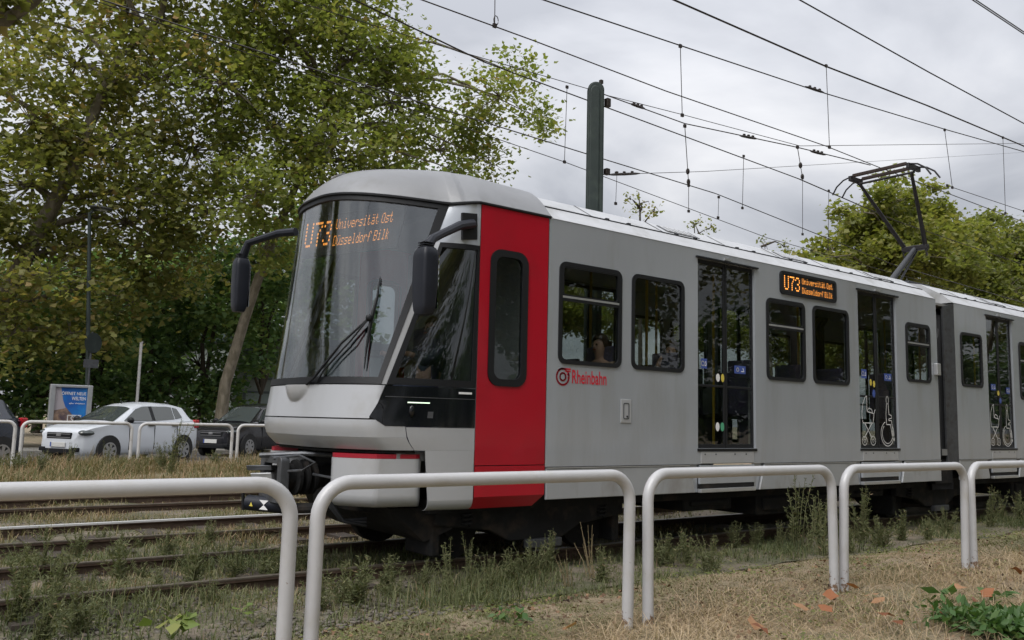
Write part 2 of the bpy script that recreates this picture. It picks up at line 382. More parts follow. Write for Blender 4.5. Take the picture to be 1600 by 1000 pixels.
# ------------------------------------------------------------------ tram
T = thing('tram', 'silver low-floor tram with red band behind the cab, running on the nearest track', 'tram', (5, YC, 0))
def holed(mb, s0, s1, z0, z1, holes, y, th=.05, sg=-1):
    S = sorted(set([s0, s1] + [h[0] for h in holes] + [h[1] for h in holes])); Z = sorted(set([z0, z1] + [h[2] for h in holes] + [h[3] for h in holes]))
    for i in range(len(S) - 1):
        for j in range(len(Z) - 1):
            a, b, c, d = S[i], S[i + 1], Z[j], Z[j + 1]; mx_, mz_ = (a + b) / 2, (c + d) / 2
            if any(h[0] < mx_ < h[1] and h[2] < mz_ < h[3] for h in holes): continue
            mb.add([(a, y, c), (b, y, c), (b, y, d), (a, y, d)], [(0, 1, 2, 3)])
    for h in holes:
        a, b, c, d = h; yi = y - sg * th
        mb.add([(a, y, c), (b, y, c), (b, y, d), (a, y, d), (a, yi, c), (b, yi, c), (b, yi, d), (a, yi, d)], [(0, 1, 5, 4), (1, 2, 6, 5), (2, 3, 7, 6), (3, 0, 4, 7)])
def window(s0, s1, z0, z1, split=None, y=6.8, sg=-1, r=.09, fw=.045, gm=None, lab=None):
    O = rrect(s0, s1, z0, z1, r); I = rrect(s0 + fw, s1 - fw, z0 + fw, z1 - fw, max(r - fw * .6, .03))
    mb = MB(); mb.ring([(a, y + sg * .014, b) for a, b in O], [(a, y + sg * .014, b) for a, b in I], (0, -sg * .05, 0))
    f = mb.build('window', M['rubber'], T, smooth=True)
    if lab: f['label'] = lab
    I2 = rrect(s0 + fw * .8, s1 - fw * .8, z0 + fw * .8, z1 - fw * .8, max(r - fw * .6, .03))
    mb = MB(); mb.prism([(a, y - sg * .006, b) for a, b in I2], (0, -sg * .006, 0)); mb.build('pane', gm or M['gl_side'], f)
    if split:
        mb = MB(); mb.bb((s0 + fw, y + sg * .010, split - .03), (s1 - fw, y - sg * .005, split + .0)); mb.build('transom', M['rubber'], f)
        mb = MB(); mb.bb((s0 + fw, y + sg * .012, split + .001), (s1 - fw, y - sg * .003, split + .022)); mb.build('transom_trim', M['alu'], f)
        I3 = rrect(s0 + fw, s1 - fw, split + .023, z1 - fw, .04); I4 = rrect(s0 + fw + .018, s1 - fw - .018, split + .04, z1 - fw - .018, .03)
        mb = MB(); mb.ring([(a, y + sg * .011, b) for a, b in I3], [(a, y + sg * .011, b) for a, b in I4], (0, -sg * .015, 0)); mb.build('hopper_frame', M['rubber'], f)
    return f

near_w1 = [(5.79, 6.71, 2.0, 3.09, 2.70), (6.87, 7.75, 2.0, 3.09, None), (9.34, 10.20, 2.0, 3.08, 2.71), (10.38, 11.27, 2.0, 3.08, None), (12.86, 13.62, 2.14, 3.07, 2.74)]
near_w2 = [(14.64, 15.42, 2.14, 3.06, None), (16.88, 17.80, 2.0, 3.06, 2.70), (18.0, 18.9, 2.0, 3.06, None)]
doors1 = [(8.0, 9.11), (11.53, 12.60)]; doors2 = [(15.62, 16.64)]
DZ0, DZ1 = 1.12, 3.42
for y, sg in ((6.8, -1), (9.4, 1)):
    for (a, b, ws, ds, nm) in ((5.645, 13.85, near_w1, doors1, 'side_panel'), (14.46, 24.0, near_w2, doors2, 'side_panel')):
        hs = [(q[0] + .035, q[1] - .035, q[2] + .035, q[3] - .035) for q in ws] + [(d[0], d[1], DZ0, DZ1) for d in ds]
        mb = MB(); holed(mb, a, b, .935, 3.53, hs, y, sg=sg); mb.build(nm, M['silver'], T)
        for q in ws: window(*q[:4], split=q[4] if sg < 0 else None, y=y, sg=sg)
# doors
def wheelchair(mb, cx, z0, k, y):
    P = lambda pts: [(cx + a * k, z0 + b * k) for a, b in pts]
    ribbon(mb, P([(.045 * math.cos(q * .45), .90 + .075 * math.sin(q * .45)) for q in range(15)]), .012, y)
    ribbon(mb, P([(-.03, .85), (-.06, .62), (-.05, .42), (.10, .42), (.17, .14), (.24, .16), (.23, .10)]), .012, y)
    ribbon(mb, P([(.03, .84), (.05, .62), (.14, .60), (.15, .55), (.04, .53), (.03, .50), (.14, .50), (.22, .12)]), .011, y)
    ribbon(mb, P(circ(-.02, .24, .24, 24, 110, 395)), .013, y)
    ribbon(mb, P(circ(-.02, .24, .19, 22, 130, 380)), .012, y)
def stroller(mb, cx, z0, k, y):
    P = lambda pts: [(cx + a * k, z0 + b * k) for a, b in pts]
    ribbon(mb, P([(-.22, .50), (-.23, .62), (-.20, .78), (-.12, .92), (-.05, .96), (-.05, .66)]), .012, y)
    ribbon(mb, P([(-.22, .50), (-.20, .44), (.16, .44), (.20, .62), (.24, .70)]), .012, y)
    ribbon(mb, P([(-.05, .66), (.20, .62)]), .011, y); ribbon(mb, P([(-.05, .66), (.02, .73), (.12, .70), (.14, .64)]), .011, y)
    ribbon(mb, P([(-.14, .44), (.10, .16)]), .012, y); ribbon(mb, P([(.12, .44), (-.16, .16)]), .012, y)
    for c in (-.15, .15):
        ribbon(mb, P(circ(c, .10, .085, 14)), .012, y); ribbon(mb, P(circ(c, .10, .03, 8)), .014, y)
def door(a, b, y, sg, picto, stick):
    mid = (a + b) / 2; yo = y - sg * .035; bar = 1.86
    mb = MB()
    for q0, q1 in ((a, mid - .004), (mid + .004, b)):
        for (u0, u1, v0, v1) in ((q0, q0 + .035, DZ0, DZ1), (q1 - .035, q1, DZ0, DZ1), (q0 + .0351, q1 - .0351, DZ0, DZ0 + .05), (q0 + .0351, q1 - .0351, DZ1 - .05, DZ1), (q0 + .0351, q1 - .0351, bar, bar + .028)):
            mb.bb((u0, yo, v0), (u1, yo - sg * .03, v1))
    d = mb.build('door', M['rubber'], T, bevel=.004)
    for q0, q1 in ((a, mid), (mid, b)):
        for v0, v1 in ((DZ0 + .04, bar + .005), (bar + .02, DZ1 - .04)):
            mb = MB(); mb.bb((q0 + .03, yo - sg * .008, v0), (q1 - .03, yo - sg * .014, v1)); mb.build('pane', M['gl_side'], d)
    if sg < 0:
        mb = MB(); mb.bb((a - .04, y - .03, DZ1 + .002), (b + .05, y + .02, DZ1 + .022)); mb.build('rain_lip', M['rubber'], d)
        mb = MB(); mb.bb((mid - .06, y - .018, DZ1 + .035), (mid + .06, y, DZ1 + .065)); mb.build('door_lamp', M['alu'], d)
        mb = MB(); mb.bb((a - .01, y - .012, DZ0 - .035), (b + .01, y + .06, DZ0 - .004)); mb.build('sill', M['rubber'], d)
        ys = yo - .004
        for (u, z, wd, ht, mm, rd) in stick:
            mb = MB()
            if rd: mb.prism([(a + u + wd * math.cos(k * .524), ys, z + ht * math.sin(k * .524)) for k in range(12)], (0, .002, 0))
            else: mb.bb((a + u - wd, ys, z - ht), (a + u + wd, ys + .002, z + ht))
            mb.build('sticker', mm, d)
            if not rd:
                mb = MB(); ribbon(mb, circ(a + u - wd * .45, z, ht * .45, 10), .012, ys - .002); ribbon(mb, [(a + u + wd * .2, z - ht * .4), (a + u + wd * .7, z - ht * .4), (a + u + wd * .5, z + ht * .4)], .012, ys - .002); mb.build('sticker_print', M['white'], d)
        if picto:
            mb = MB(); stroller(mb, a + .27, DZ0 + .03, .76, ys - .003); o = mb.build('pictogram', M['white'], d); o['label'] = 'white outline drawing of a pram'
            mb = MB(); wheelchair(mb, b - .27, DZ0 + .03, .76, ys - .003); o = mb.build('pictogram', M['white'], d); o['label'] = 'white outline drawing of a wheelchair user'
        # step and plate below the door
        mb = MB(); mb.bb((a + .05, y - .006, .94), (b - .05, y + .03, 1.08)); st = mb.build('sill_plate', M['silver_lit'], T, bevel=.006)
        mb = MB(); mb.bb((a + .03, y - .006, .70), (b - .04, y + .03, .92)); mb.build('step_cover', M['silver'], st, bevel=.006)
        mb = MB(); mb.bb((a + .02, y - .002, .648), (b - .05, y + .05, .698)); mb.build('step_slot', M['dark'], st)
        mb = MB(); mb.bb((a + .02, y - .03, .60), (b - .05, y + .03, .645)); mb.build('step_tread', M['alu'], st, bevel=.005)
        for u in (.12, .32, .68, .90):
            mb = MB(); mb.cyl((a + u, y - .006, 1.05), (a + u, y - .010, 1.05), .010, 8); mb.build('bolt', M['steel'], st)
B_, W_, Y_, G_ = M['bluest'], M['white'], M['yellowst'], M['greenst']
door(8.0, 9.11, 6.8, -1, False, [(.15, 2.14, .055, .06, B_, 0), (.41, 1.98, .035, .052, W_, 1), (.50, 1.98, .03, .052, Y_, 1), (.84, 2.10, .11, .05, B_, 0), (.40, 1.38, .035, .055, W_, 1), (.49, 1.38, .035, .055, G_, 1)])
door(11.53, 12.60, 6.8, -1, True, [(.18, 2.20, .07, .065, B_, 0), (.36, 2.08, .03, .05, Y_, 1), (.45, 2.06, .03, .05, Y_, 1), (.44, 1.92, .04, .06, B_, 1), (.84, 2.18, .10, .055, B_, 0)])
door(15.62, 16.64, 6.8, -1, True, [(.26, 2.18, .09, .055, B_, 0), (.45, 2.08, .04, .045, Y_, 1), (.52, 1.95, .04, .05, B_, 1), (.84, 2.14, .07, .055, B_, 0)])
for d in doors1 + doors2: door(d[0], d[1], 9.4, 1, False, [])
# skirts: separate flaps with slanted ends
def skirt(a, b, sa, sb, y=6.8):
    for (yy, d) in ((y - .008, .03), (2 * YC - y + .008, -.03)):
        mb = MB(); mb.prism([(a - sa, yy, .605), (b + sb, yy, .605), (b, yy, .915), (a, yy, .915)], (0, d, 0)); sk = mb.build('skirt_flap', M['silver_low'], T, bevel=.006)
        if d > 0:
            mb = MB(); mb.bb((a, yy - .006, .917), (b, yy + .02, .928)); mb.build('skirt_trim', M['alu'], sk)
            mb = MB(); mb.bb((a, yy - .002, .9285), (b, yy + .02, .9345)); mb.build('skirt_seam', M['dark'], sk)
for a in ((5.66, 7.84, 0, .10), (9.27, 11.38, .10, .08), (12.74, 13.84, .10, 0), (14.47, 15.46, 0, .08), (16.78, 24, .1, 0)): skirt(*a)
for u0, u1 in ((7.86, 8.02), (9.08, 9.26), (11.4, 11.55), (12.55, 12.72)):
    mb = MB(); mb.bb((u0, 6.83, .605), (u1, 6.85, .93)); mb.build('skirt_backing', M['silver'], T)
# small hatch, ventilation plate, side display
mb = MB(); mb.bb((6.71, 6.79, 1.40), (6.87, 6.80, 1.66)); h = mb.build('hatch', M['silver_lit'], T, bevel=.004)
mb = MB(); mb.ring([(a, 6.786, b) for a, b in rrect(6.745, 6.835, 1.44, 1.62, .02)], [(a, 6.786, b) for a, b in rrect(6.755, 6.825, 1.45, 1.61, .015)], (0, .003, 0)); mb.build('hatch_seam', M['steel'], h)
mb = MB(); mb.cyl((6.80, 6.786, 1.47), (6.80, 6.782, 1.47), .012, 8); mb.build('hatch_lock', M['rubber'], h)
mb = MB(); mb.bb((13.72, 6.74, 2.28), (13.84, 6.80, 2.47)); mb.build('marker_box', M['alu'], T, bevel=.01)
O = rrect(9.64, 10.96, 3.16, 3.475, .06); I = rrect(9.69, 10.91, 3.20, 3.435, .03)
mb = MB(); mb.ring([(a, 6.778, b) for a, b in O], [(a, 6.778, b) for a, b in I], (0, .03, 0)); sdsp = mb.build('side_display', M['rubber'], T, smooth=True)
mb = MB(); mb.bb((9.68, 6.789, 3.19), (10.92, 6.80, 3.445)); mb.build('display_panel', M['ledbg'], sdsp)
FONT = dict(zip("U73niversätOtDüldofBk", [(17,17,17,17,17,17,14),(31,1,2,4,4,4,4),(14,17,1,6,1,17,14),(0,0,22,25,17,17,17),(4,0,12,4,4,4,14),(0,0,17,17,17,10,4),(0,0,14,17,31,16,14),(0,0,22,25,16,16,16),(0,0,15,16,14,1,30),(10,0,14,1,15,17,15),(8,8,28,8,8,9,6),(14,17,17,17,17,17,14),(8,8,28,8,8,9,6),(30,17,17,17,17,17,30),(10,0,17,17,17,19,13),(12,4,4,4,4,4,14),(1,1,13,19,17,17,15),(0,0,14,17,17,17,14),(6,9,8,28,8,8,8),(30,17,17,30,17,17,30),(16,16,18,20,24,20,18)]))
def led(parent, fn, du, dv, lm=None):         # fn(col,row)->point; 110 columns x 16 rows
    mb = MB()
    def dot(c, r, w_, h_):
        mb.add([fn(c, r), fn(c + w_, r), fn(c + w_, r + h_), fn(c, r + h_)], [(0, 1, 2, 3)])
    def put(txt, c0, r0, k):
        c = c0
        for ch in txt:
            if ch == ' ': c += 3 * k; continue
            for r, row in enumerate(FONT[ch]):
                for b in range(5):
                    if row >> (4 - b) & 1: dot(c + b * k, r0 - r * k, k * .78, k * .62)
            c += 6 * k
    put('U73', 1, 14, 2); put('Universität Ost', 40, 15, .82); put('Düsseldorf Bilk', 40, 6, .82)
    return mb.build('led_text', lm or M['led'], parent)
led(sdsp, lambda c, r: (9.72 + c * .0104, 6.786, 3.20 + r * .0142), 1, 1)
# operator's name and winged-wheel mark
place_text('Rheinbahn', (5.99, 6.796, 1.80), (1, 0, 0), (0, 0, 1), .50, M['redprint'], T, bold=.012, height=.145)
mb = MB(); ribbon(mb, circ(5.862, 1.865, .085, 22, 60, 400), .02, 6.796); ribbon(mb, circ(5.862, 1.865, .040, 16), .018, 6.796)
for k, (l0, l1) in enumerate(((5.90, 5.965), (5.92, 5.95), (5.93, 5.945))): ribbon(mb, [(l0, 1.925 - k * .035), (l1, 1.925 - k * .035)], .014, 6.796)
ribbon(mb, [(5.80, 1.93), (5.84, 1.95), (5.965, 1.948)], .016, 6.796)
mb.build('logo', M['redprint'], T)
# red band
for y, sg in ((6.8, -1), (9.4, 1)):
    mb = MB(); holed(mb, 4.765, 5.637, .96, 3.535, [(4.94, 5.33, 1.78, 3.05)], y, sg=sg); rb = mb.build('red_band', M['red'], T); 
    window(4.89, 5.37, 1.73, 3.10, y=y, sg=sg, r=.13, fw=.07)
    yy = y + sg * .004
    mb = MB(); a, b = 4.765, 5.637
    yb = y - sg * .07
    mb.add([(a, yy, .952), (b, yy, .952), (a, yy, .66), (b, yy, .66), (a, yb, .545), (b - .10, yb, .545), (b - .10, yy, .66)], [(0, 1, 3, 6, 2), (2, 6, 5, 4), (6, 3, 5)])
    lo = mb.build('red_band_skirt', M['red'], T)
# roof
def roofsec(s): return [(6.795, 3.53), (6.99, 3.70), (7.02, 3.712), (7.34, 3.90), (7.75, 3.985), (8.1, 4.0), (8.45, 3.985), (8.86, 3.90), (9.18, 3.712), (9.21, 3.70), (9.405, 3.53)]
for a, b in ((5.70, 13.80), (14.42, 24)):
    pts = roofsec(0); mb = MB(); n = 24
    for i in range(n):
        x0, x1 = a + (b - a) * i / n, a + (b - a) * (i + 1) / n
        for j in range(len(pts) - 1): mb.add([(x0, *pts[j]), (x1, *pts[j]), (x1, *pts[j + 1]), (x0, *pts[j + 1])], [(0, 1, 2, 3)])
    mb.add([(a, *p) for p in pts], [tuple(range(len(pts)))]); mb.add([(b, *p) for p in pts], [tuple(range(len(pts)))])
    rf = mb.build('roof', M['roof'], T)
    for sg in (-1, 1):
        mb = MB(); mb.tube([(a, YC + sg * 1.108, 3.70), (b, YC + sg * 1.108, 3.70)], .012, 6); mb.build('gutter', M['rubber'], rf)
    sl = Vector((0, .32, .188)).normalized(); nn = Vector((0, -.188, .32)).normalized()
    def plate(s0, s1, u0, u1, off, matl, nm):
        P = [Vector((s, 7.02, 3.712)) + sl * u + nn * off for s, u in ((s0, u0), (s1, u0), (s1, u1), (s0, u1))]
        mb = MB(); mb.prism([tuple(p) for p in P], -nn * (off - .002)); return mb.build(nm, matl, rf)
    for k in range(7):
        s = a + .75 + k * 1.18
        if s > b - .3: break
        plate(s, s + .012, 0, .37, .005, M['rubber'], 'roof_seam')
        if k % 2 == 1:
            v = plate(s + .15, s + .75, .08, .30, .008, M['steel'], 'roof_vent')
            for q in range(6): plate(s + .18 + q * .09, s + .23 + q * .09, .10, .28, .014, M['roof'], 'vent_slat')
        for q in (.25, .6): 
            mb = MB(); p = Vector((s + q, 7.02, 3.712)) + sl * .02; mb.box(p, (.05, .03, .03)); mb.build('clip', M['rubber'], rf)
# bellows between the cars
mb = MB()
def bell(u, v):
    s = 13.80 + .70 * u; k = .06 * abs(math.sin(u * math.pi * 6)); a = v * 4
    sec = [(6.93 + k, .45), (6.93 + k, 3.3), (7.2, 3.62 - k), (9.0, 3.62 - k), (9.27 - k, 3.3), (9.27 - k, .45)]
    f = v * 5; i = min(int(f), 4); t = f - i
    return (s, sec[i][0] * (1 - t) + sec[i + 1][0] * t, sec[i][1] * (1 - t) + sec[i + 1][1] * t)
mb.grid(bell, 72, 15); mb.build('bellows', M['rubber'], T, smooth=True)
for s0, s1, ya, yb in ((13.851, 13.93, 6.83, 6.90), (14.455, 14.20, 6.80, 6.86)):
    mb = MB(); mb.prism([(s0, ya, .9), (s1, yb, .9), (s1, yb, 3.45), (s0, ya, 3.52)], (0, .03, 0)); mb.build('end_panel', M['steel'], T)
mb = MB(); mb.bb((13.85, 6.9, .55), (14.44, 9.3, .93)); mb.build('articulation', M['dark'], T)
mb = MB(); mb.tube([(13.90, 6.82, 1.0), (13.91, 6.82, 2.9), (13.98, 6.84, 3.05)], .018, 6); mb.build('drip_rail', M['rubber'], T)
# interior
mb = MB(); mb.bb((5.5, 6.86, 1.0), (24, 9.34, 1.10)); mb.build('floor', M['interior'], T)
mb = MB(); mb.bb((5.5, 6.86, 3.45), (24, 9.34, 3.49)); mb.build('ceiling', M['ceiling'], T)
mb = MB(); holed(mb, 5.65, 13.8, 1.1, 2.0, [(d[0], d[1], 1.1, 2.0) for d in doors1], 6.87); mb.build('inner_lining', M['interior'], T)
mb = MB(); mb.bb((5.42, 6.88, 1.0), (5.46, 9.32, 3.45)); mb.build('cab_partition', M['interior'], T)
mb = MB(); mb.bb((18.95, 6.88, 1.0), (19.0, 9.32, 3.45)); mb.build('partition', M['interior'], T)
def tseat(x, y, face):
    mb = MB(); mb.bb((x - .2, y - .22, 1.50), (x + .2, y + .22, 1.58)); mb.box((x - face * .22, y, 1.90), (.06, .42, .72)); mb.box((x, y, 1.3), (.2, .3, .4))
    o = mb.build('passenger_seat', M['seat'], T, bevel=.02)
for x, f in ((6.05, 1), (6.65, -1), (6.95, 1), (7.6, -1), (9.5, 1), (10.1, -1), (10.6, 1), (11.1, -1), (13.0, 1), (14.9, 1), (17.2, 1), (17.8, -1)):
    for y in (7.15, 8.95): tseat(x, y, f)
for s in (5.9, 7.9, 9.2, 11.4, 12.7, 15.5, 16.8):
    for y in (7.55, 8.6):
        mb = MB(); mb.tube([(s, y, 1.1), (s, y, 3.45)], .018, 8); mb.build('grab_pole', M['yellow'], T)
# underframe and bogies
mb = MB(); mb.bb((4.4, 7.0, .50), (13.8, 9.2, .62)); mb.bb((14.5, 7.0, .50), (24, 9.2, .62)); mb.build('underframe', M['dark'], T)
for s0, s1, z0 in ((8.0, 8.9, .36), (9.4, 11.2, .25), (11.6, 12.5, .40), (16.9, 19, .25)):
    mb = MB(); mb.bb((s0, 7.02, z0), (s1, 9.1, .5)); mb.bb((s0 + .1, 6.98, z0 + .06), (s1 - .1, 7.02, .48)); mb.build('equipment_box', M['dark'], T, bevel=.02)
def bogie(c):
    mb = MB()
    for y in (7.08, 9.12): mb.prism([(c - 1.25, y - .04, .38), (c - .6, y - .04, .30), (c - .35, y - .04, .18), (c + .35, y - .04, .18), (c + .6, y - .04, .30), (c + 1.25, y - .04, .38), (c + 1.25, y - .04, .52), (c - 1.25, y - .04, .52)], (0, .09, 0))
    mb.bb((c - .3, 7.1, .2), (c + .3, 9.1, .45))
    b = mb.build('bogie', M['dark'], T, bevel=.015)
    for x in (c - .9, c + .9):
        for y in (7.38, 8.82):
            mb = MB(); mb.cyl((x, y - .06, .33), (x, y + .06, .33), .33, 28); wh = mb.build('wheel', M['dark'], b, smooth=True)
            sg = -1 if y < YC else 1
            mb = MB(); mb.cyl((x, y + sg * .06, .33), (x, y + sg * .12, .33), .11, 14); mb.build('axle_box', M['dark'], wh, smooth=True)
        mb = MB(); mb.cyl((x, 7.4, .33), (x, 8.8, .33), .07, 10); mb.build('axle', M['dark'], b)
        for k in range(4):
            mb = MB(); mb.tube([(x + .05 * math.cos(a * .9), 7.02 + .05 * math.sin(a * .9), .36 + a * .006) for a in range(22)], .012, 5); mb.build('spring', M['dark'], b); break
    mb = MB(); mb.bb((c - .16, 6.98, .10), (c + .30, 7.06, .19)); mb.build('track_brake', M['steel'], b, bevel=.01)
    for x in (c - 1.2, c + 1.2):
        mb = MB(); mb.bb((x - .05, 7.1, .08), (x + .05, 7.6, .38)); mb.build('sand_box', M['dark'], b, bevel=.02)
for c in (5.75, 14.15): bogie(c)

# ---- cab
ZT = [.5, 1.10, 1.20, 1.31, 1.38, 1.70, 3.60]
S0 = [3.60, 3.50, 3.39, 3.36, 3.365, 3.41, 3.56]
AA = [.39, .39, .39, .39, .39, .395, .96]
def C(p, z, ins=0):
    ap = abs(p); sg = 1 if p >= 0 else -1
    s0 = float(np.interp(z, ZT, S0)); a = float(np.interp(z, ZT, AA)); w = 1.15
    if ap <= 1: s = s0 + a * ap ** 3; dy = w * ap
    else:
        t = ap - 1; s = s0 + a + (4.76 - s0 - a) * t; dy = w + (HW - w) * (1 - (1 - t) ** 1.7)
    q = Vector((s, YC - sg * dy, z))
    if ins:
        d = Vector((5.3 - s, YC - q.y, 0)); d.y *= .8 + .8 * min(ap, 1.6) ; d.normalize(); q += d * ins
    return q
def ztop(p):
    ap = abs(p); return 3.60 - .10 * min(ap, 1) ** 2 + .035 * max(0, ap - 1)
def cpatch(name, mt, p0, p1, z0, z1, nu, nv, th=.03, ins=0, parent=T, sm=True):
    # p0,p1 may be functions of z fraction; z0,z1 may be functions of p
    fp = lambda q, v: q(v) if callable(q) else q
    fz = lambda q, p: q(p) if callable(q) else q
    def pos(u, v, i):
        p = fp(p0, v) * (1 - u) + fp(p1, v) * u; z = fz(z0, p) * (1 - v) + fz(z1, p) * v
        return C(p, z, i)
    mb = MB(); mb.shell(lambda u, v: pos(u, v, ins), lambda u, v: pos(u, v, ins + th), nu, nv)
    return mb.build(name, mt, parent, smooth=sm, angle=32)
ws = cpatch('windscreen', M['gl_ws'], -.985, .985, 1.765, lambda p: ztop(p) - .055, 40, 24, .008, .012)
for sg in (-1, 1):
    cpatch('windscreen_gasket', M['rubber'], sg * .968, sg * 1.0, 1.765, lambda p: ztop(p) - .06, 3, 20, .04, -.004)
cpatch('windscreen_gasket', M['rubber'], -1.0, 1.0, 1.70, 1.765, 40, 2, .05, -.006)
cpatch('windscreen_gasket', M['rubber'], -1.0, 1.0, lambda p: ztop(p) - .06, lambda p: ztop(p) - .008, 40, 2, .05, -.006)
def fpan(u, v, i):                   # front panel with the moulded hollow below the wiper
    p = (-1 + 2 * u) * (.965 + .075 * v); z = 1.386 + .304 * v
    d = 1 - ((p - .17) / .22) ** 2 - ((1.74 - z) / .21) ** 2; dent = -.085 * d ** .75 if d > 0 else 0
    return C(p, z, i + dent)
mb = MB(); mb.shell(lambda u, v: fpan(u, v, 0), lambda u, v: fpan(u, v, .03), 110, 26); mb.build('front_panel', M['silver_lit'], T, smooth=True, angle=32)
fp_ = cpatch('front_bumper', M['silver_lit'], -1.285, 1.285, 1.215, 1.374, 52, 4, .03)
cpatch('bumper_chamfer', M['silver_lit'], -1.285, 1.285, 1.10, 1.214, 52, 3, .03)
for sg in (-1, 1):
    pl0 = lambda v: 1.005 + .085 * v
    cpatch('pillar', M['silver_lit'], sg * 1.002, lambda v: sg * (1.05 + .05 * v), 1.70, 3.10, 3, 16, .03, .002)
    cpatch('upper_corner_panel', M['silver'], sg * 1.002, sg * 2.0, 3.101, ztop, 12, 6, .03, .002)
    sw = cpatch('cab_window', M['rubber'], lambda v: sg * (1.052 + .05 * v), lambda v: sg * (1.115 + .06 * v), 1.70, 3.098, 3, 16, .04, -.004)
    cpatch('cab_window_frame', M['rubber'], sg * 1.94, sg * 1.995, 1.70, 3.098, 2, 12, .04, -.004, sw)
    cpatch('cab_window_frame', M['rubber'], lambda v: sg * (1.115), sg * 1.94, 1.70, 1.765, 10, 2, .04, -.004, sw)
    cpatch('cab_window_frame', M['rubber'], lambda v: sg * (1.175), sg * 1.94, 3.05, 3.098, 10, 2, .04, -.004, sw)
    cpatch('pane', M['gl_cab'], lambda v: sg * (1.10 + .06 * v), sg * 1.95, 1.75, 3.07, 14, 14, .008, .012, sw)
    # black lamp panel with pointed front end
    def lamp_l(v): return 1.10 - .135 * (v / .22) if v < .22 else .965 + .085 * (v - .22) / .78
    hl = cpatch('headlight_panel', M['blackpaint'], lambda v: sg * lamp_l(v), sg * 1.995, 1.32, 1.688, 18, 9, .03, -.003)
    cpatch('panel_seam', M['steel'], sg * 1.06, sg * 1.99, 1.585, 1.592, 14, 1, .004, -.006, hl)
    o = cpatch('indicator', M['white'], sg * 1.80, sg * 1.95, 1.635, 1.655, 6, 1, .006, -.008, hl)
    cpatch('daytime_lamp', mat('lamp_strip', (.7, .8, .7), .3, emit=(.75, 1, .7), estr=.6) if sg > 0 else M['white'], sg * 1.28, sg * 1.50, 1.535, 1.545, 6, 1, .005, -.008, hl)
    mb = MB(); c = C(sg * 1.33, 1.46, -.006); mb.ball(c, .055, 12, 8, (.5, .35, 1)); mb.build('lamp', M['blackpaint'], hl, smooth=True)
    cpatch('side_reflector', M['steel'], sg * 1.49, sg * 1.545, 1.40, 1.46, 2, 2, .004, -.006, hl)
    # corner panel below, rounded bottom
    cpatch('corner_panel', M['silver_lit'], sg * 1.292, sg * 1.998, 1.10, 1.312, 12, 3, .03)
    cpatch('corner_panel', M['silver_lit'], sg * 1.41, sg * 1.998, .64, 1.099, 10, 4, .03)
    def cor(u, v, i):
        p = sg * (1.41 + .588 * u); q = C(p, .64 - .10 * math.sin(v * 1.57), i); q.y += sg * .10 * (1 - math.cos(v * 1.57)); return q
    mb = MB(); mb.shell(lambda u, v: cor(u, v, 0), lambda u, v: cor(u, v, .03), 10, 5); mb.build('corner_panel', M['silver_lit'], T, smooth=True)
    # impact box under the bumper with its red strip
    def bx(u, v, i):
        p = sg * (.63 + .815 * u); z = .58 + .44 * v
        e_ = .05 * (1 - min(1, u / .08)) ** 2 + .05 * (1 - min(1, (1 - u) / .06)) ** 2 + .07 * (1 - min(1, v / .2)) ** 2
        return C(p, 1.2, .05 + i + e_) * 1.0 + Vector((0, 0, z - 1.2))
    mb = MB(); mb.shell(lambda u, v: bx(u, v, 0), lambda u, v: bx(u, v, .30), 26, 12); ib = mb.build('impact_box', M['silver_lit'], T, smooth=True, angle=50)
    mb = MB(); mb.shell(lambda u, v: bx(u * .96 + .02, 1.005 + .09 * v, .012), lambda u, v: bx(u * .96 + .02, 1.005 + .09 * v, .26), 20, 1); mb.build('red_strip', M['redstrip'], ib)
# dark bay behind the coupler
mb = MB(); mb.shell(lambda u, v: C(-1.38 + 2.76 * u, 1.09, .42) + Vector((0, 0, -.60 * v)), lambda u, v: C(-1.38 + 2.76 * u, 1.09, .5) + Vector((0, 0, -.60 * v)), 24, 2); mb.build('coupler_bay', M['dark'], T)
mb = MB(); mb.shell(lambda u, v: C(-1.3 + 2.6 * u, 1.09, .03 + .45 * v) , lambda u, v: C(-1.3 + 2.6 * u, 1.07, .03 + .45 * v), 24, 2); mb.build('bay_ceiling', M['dark'], T)
mb = MB(); mb.prism([(4.05, 7.15, .55), (4.75, 7.0, .55), (4.7, 7.05, .34), (4.45, 7.15, .22), (4.2, 7.25, .36)], (0, 1.9, 0)); mb.build('life_guard', M['dark'], T)
# roof cap over the cab
def capB(t):
    a = abs(t); sg = 1 if t >= 0 else -1
    if a <= 2: q = C(t, ztop(t), -.012); q.z = ztop(t) + .004; return q
    return Vector((4.76 + (5.66 - 4.76) * (a - 2), YC - sg * (HW + .004), 3.539))
def capT(t):
    a = abs(t); sg = 1 if t >= 0 else -1
    if a <= 1: return Vector((4.04 + .60 * a ** 2, YC - sg * .70 * a, 3.965))
    if a <= 2: return Vector((4.62 + .33 * (a - 1), YC - sg * (.70 + .08 * (a - 1)), 3.965))
    return Vector((4.95 + .80 * (a - 2), YC - sg * (.78 - .0 * (a - 2)), 3.965 - .03 * (a - 2)))
def cap(u, v):
    t = -3 + 6 * u
    if v <= .6:
        k = v / .6; b, tt = capB(t), capT(t); q = b.lerp(tt, k); bl = (.085 if abs(t) < 1.4 else .045) * math.sin(math.pi * k) ** .8
        return q + Vector((-.55 if abs(t) < 1.4 else 0, (-1 if t > 0 else 1) * min(1, abs(t)) * .35, .8)) * bl
    k = (v - .6) / .4; q = capT(t); dy = (q.y - YC) * (1 - k); return Vector((q.x, YC + dy, q.z + .06 * min(1, abs(q.y - YC) / .7) * (1 - (1 - k) ** 2)))
mb = MB(); mb.grid(cap, 96, 20); rc = mb.build('roof_cap', M['cap'], T, smooth=True, angle=60)
